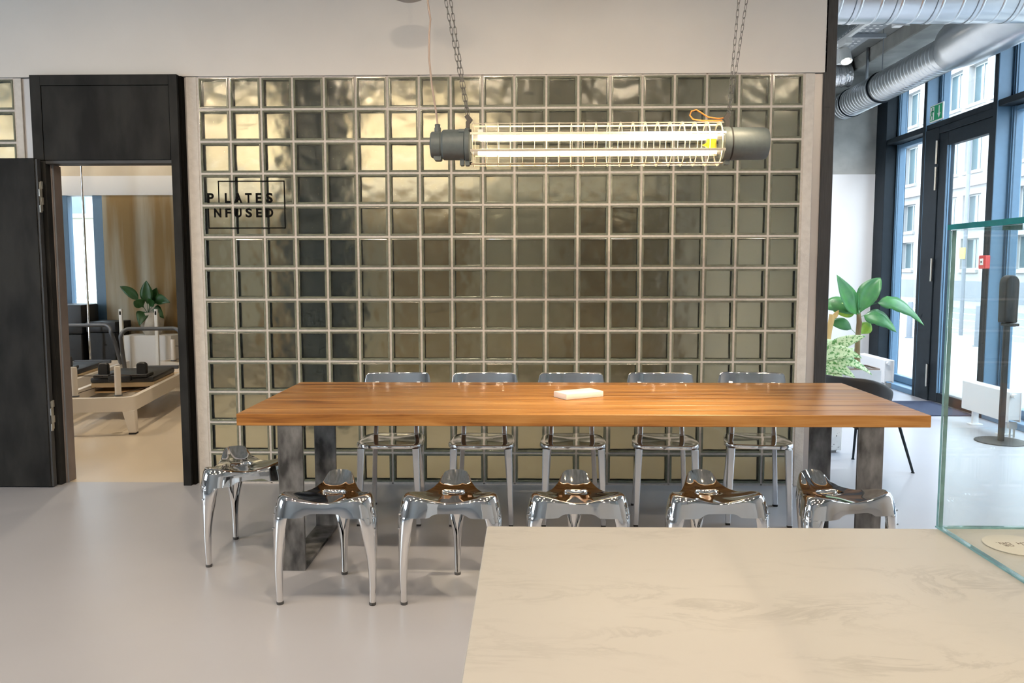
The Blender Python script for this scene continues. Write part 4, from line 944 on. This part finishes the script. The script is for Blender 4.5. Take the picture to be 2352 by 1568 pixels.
# bollards and post by the kerb
for k, (x, y) in enumerate(((10.5, 12.8), (10.9, 10.8), (11.0, 8.2), (10.4, 15.6))):
    b_ = thing('bollard', ('grey bollard seen through the narrow corner window', 'grey bollard seen through the glass entrance door', 'grey bollard near the right edge of the street view', 'farthest grey bollard along the kerb')[k], 'bollard', (x, y, GZ+.02), group='grey street bollards')
    MB().lathe([(.06, 0), (.06, .78), (.05, .80), (0, .805)], 14).build('shaft', M_boll, b_); MB().lathe([(.085, 0), (.085, .02), (.06, .025)], 14).build('base', M_boll, b_)
sg_ = thing('sign_post', 'slim grey post with a small yellow sign on the pavement', 'post', (12.0, 13.5, GZ+.02))
MB().cyl((0, 0, 0), (0, 0, 4.6), .045, n=10).build('pole', M_boll, sg_); MB().box(-.06, -.046, -.12, .12, 1.75, 2.0).build('yellow_sign', M_yellow, sg_)
# yard behind the studio
gw = thing('yard_wall', 'cream rendered yard wall behind the studio window', 'wall', (-12, 14.0, GZ+.02))
MB().box(-8, 14, 0, .3, 0, 2.75).build('wall', M_cream, gw, smooth=0); MB().box(-8, 14, -.06, .36, 2.75, 2.85).build('coping', M_bldg, gw, smooth=0)
yb = thing('yard_building', 'white building rising behind the cream yard wall', 'building', (-14, 19.0, GZ+.02))
MB().box(-8, 18, 0, .4, 0, 3.2).box(-8, 18, 0, .4, 5.2, 14).box(-8, 18, .4, .7, 0, 14).build('wall', M_bldg, yb, smooth=0)
for k in range(14):
    MB().box(-8+k*1.8, -8+k*1.8+.6, 0, .4, 3.2, 5.2).build('pier', M_bldg, yb, smooth=0)
    if k < 13: MB().box(-8+k*1.8+.6, -8+k*1.8+1.8, .3, .36, 3.2, 5.2).build('window', M_bwin, yb, smooth=0)
rl = thing('yard_railing', 'white metal railing in the yard behind the studio', 'railing', (-8.5, 10.5, GZ+.02))
for a, b_ in (((-2, 0, .95), (3, 0, 1.15)), ((-2, 0, .6), (3, 0, .8)), ((-2, .5, 1.05), (3, .5, .85))): MB().cyl(a, b_, .02, n=6).build('rail', M_rad, rl)
for x in (-2, -.4, 1.2, 2.8): MB().cyl((x, .2, 0), (x, .2, 1.1), .02, n=6).build('upright', M_rad, rl)

# ================================================================== LAMPS OF THE ROOM
# warm track spots of the room and the studio, each a lit fixture on the ceiling, some added as fill
def rail(label, loc, ln, along='x'):
    t = thing('lighting_track', label, 'track', loc); (MB().box(0, ln, -.018, .018, 0, .034) if along == 'x' else MB().box(-.018, .018, 0, ln, 0, .034)).build('rail', M_spotw, t, bev=.002)
    MB().cyl((.1 if along == 'x' else 0, 0 if along == 'x' else .1, .034), (.1 if along == 'x' else 0, 0 if along == 'x' else .1, CZ-loc[2]), .004, n=6).build('rod', M_galvd, t)
rail('ceiling track over the space in front of the table', (-3.0, -2.9, 3.57), 8.6)
rail('ceiling track over the marble counter', (-3.0, -5.0, 3.57), 8.6)
rail('studio ceiling track near the rear wall', (-5.6, 3.9, 3.57), 9.2)
PW = dict(front=70, counter=80, studio=165)
for i, x in enumerate((-.9, .5, 1.7, 3.0, 4.5)):
    spot_fixture('track_spotlight', '%s spotlight from the left on the track in front of the table' % ('first', 'second', 'third', 'fourth', 'fifth')[i], (x, -2.9, 3.57), 0, .60, PW['front'], WARM, 2.2)
for i, (x, tl) in enumerate(((-2.0, .55), (.6, .55), (2.9, .25), (4.3, .3))):
    spot_fixture('track_spotlight', '%s spotlight from the left on the track over the counter' % ('first', 'second', 'third', 'fourth')[i], (x, -5.0, 3.57), 0, tl, PW['counter'], WARM, 2.2)
ORD = ('first', 'second', 'third', 'fourth', 'fifth', 'sixth', 'seventh', 'eighth', 'ninth')
for i in range(9):
    x = -4.4+.70*i
    spot_fixture('track_spotlight', '%s spotlight from the left on the studio track' % ORD[i], (x, 3.9, 3.57), 0, 1.2, PW['studio']*(.28 if i in (1, 2, 3) else 1.), (1., .80, .56), 1.25, .8)
rail('studio ceiling track over the machines', (-5.0, 1.9, 3.57), 8.0)  # unseen track added to lift the studio's general light
for i, x in enumerate((-3.6, -1.4, 1.6)):
    spot_fixture('track_spotlight', '%s spotlight from the left over the studio machines' % ('first', 'second', 'third')[i], (x, 1.9, 3.57), 0, .0, 105, (1., .82, .60), 2.2)

spot_fixture('track_spotlight', 'narrow spotlight aimed at the marble slab on the table', (3.35, -1.65, 3.57), .956, .36, 330, (1., .80, .52), .72, 1.0)
rail('short ceiling track carrying the narrow table spotlight', (2.9, -1.65, 3.57), .9)

rail('ceiling track at the back of the room behind the camera', (-1.0, -7.0, 3.57), 6.0)  # unseen track added to send warm light under the table
for i, x in enumerate((-.6, 1.6, 3.8)):
    spot_fixture('track_spotlight', '%s spotlight from the left on the rearmost room track' % ORD[i], (x, -7.0, 3.57), 0, .98, 130, WARM, 1.1, .8)
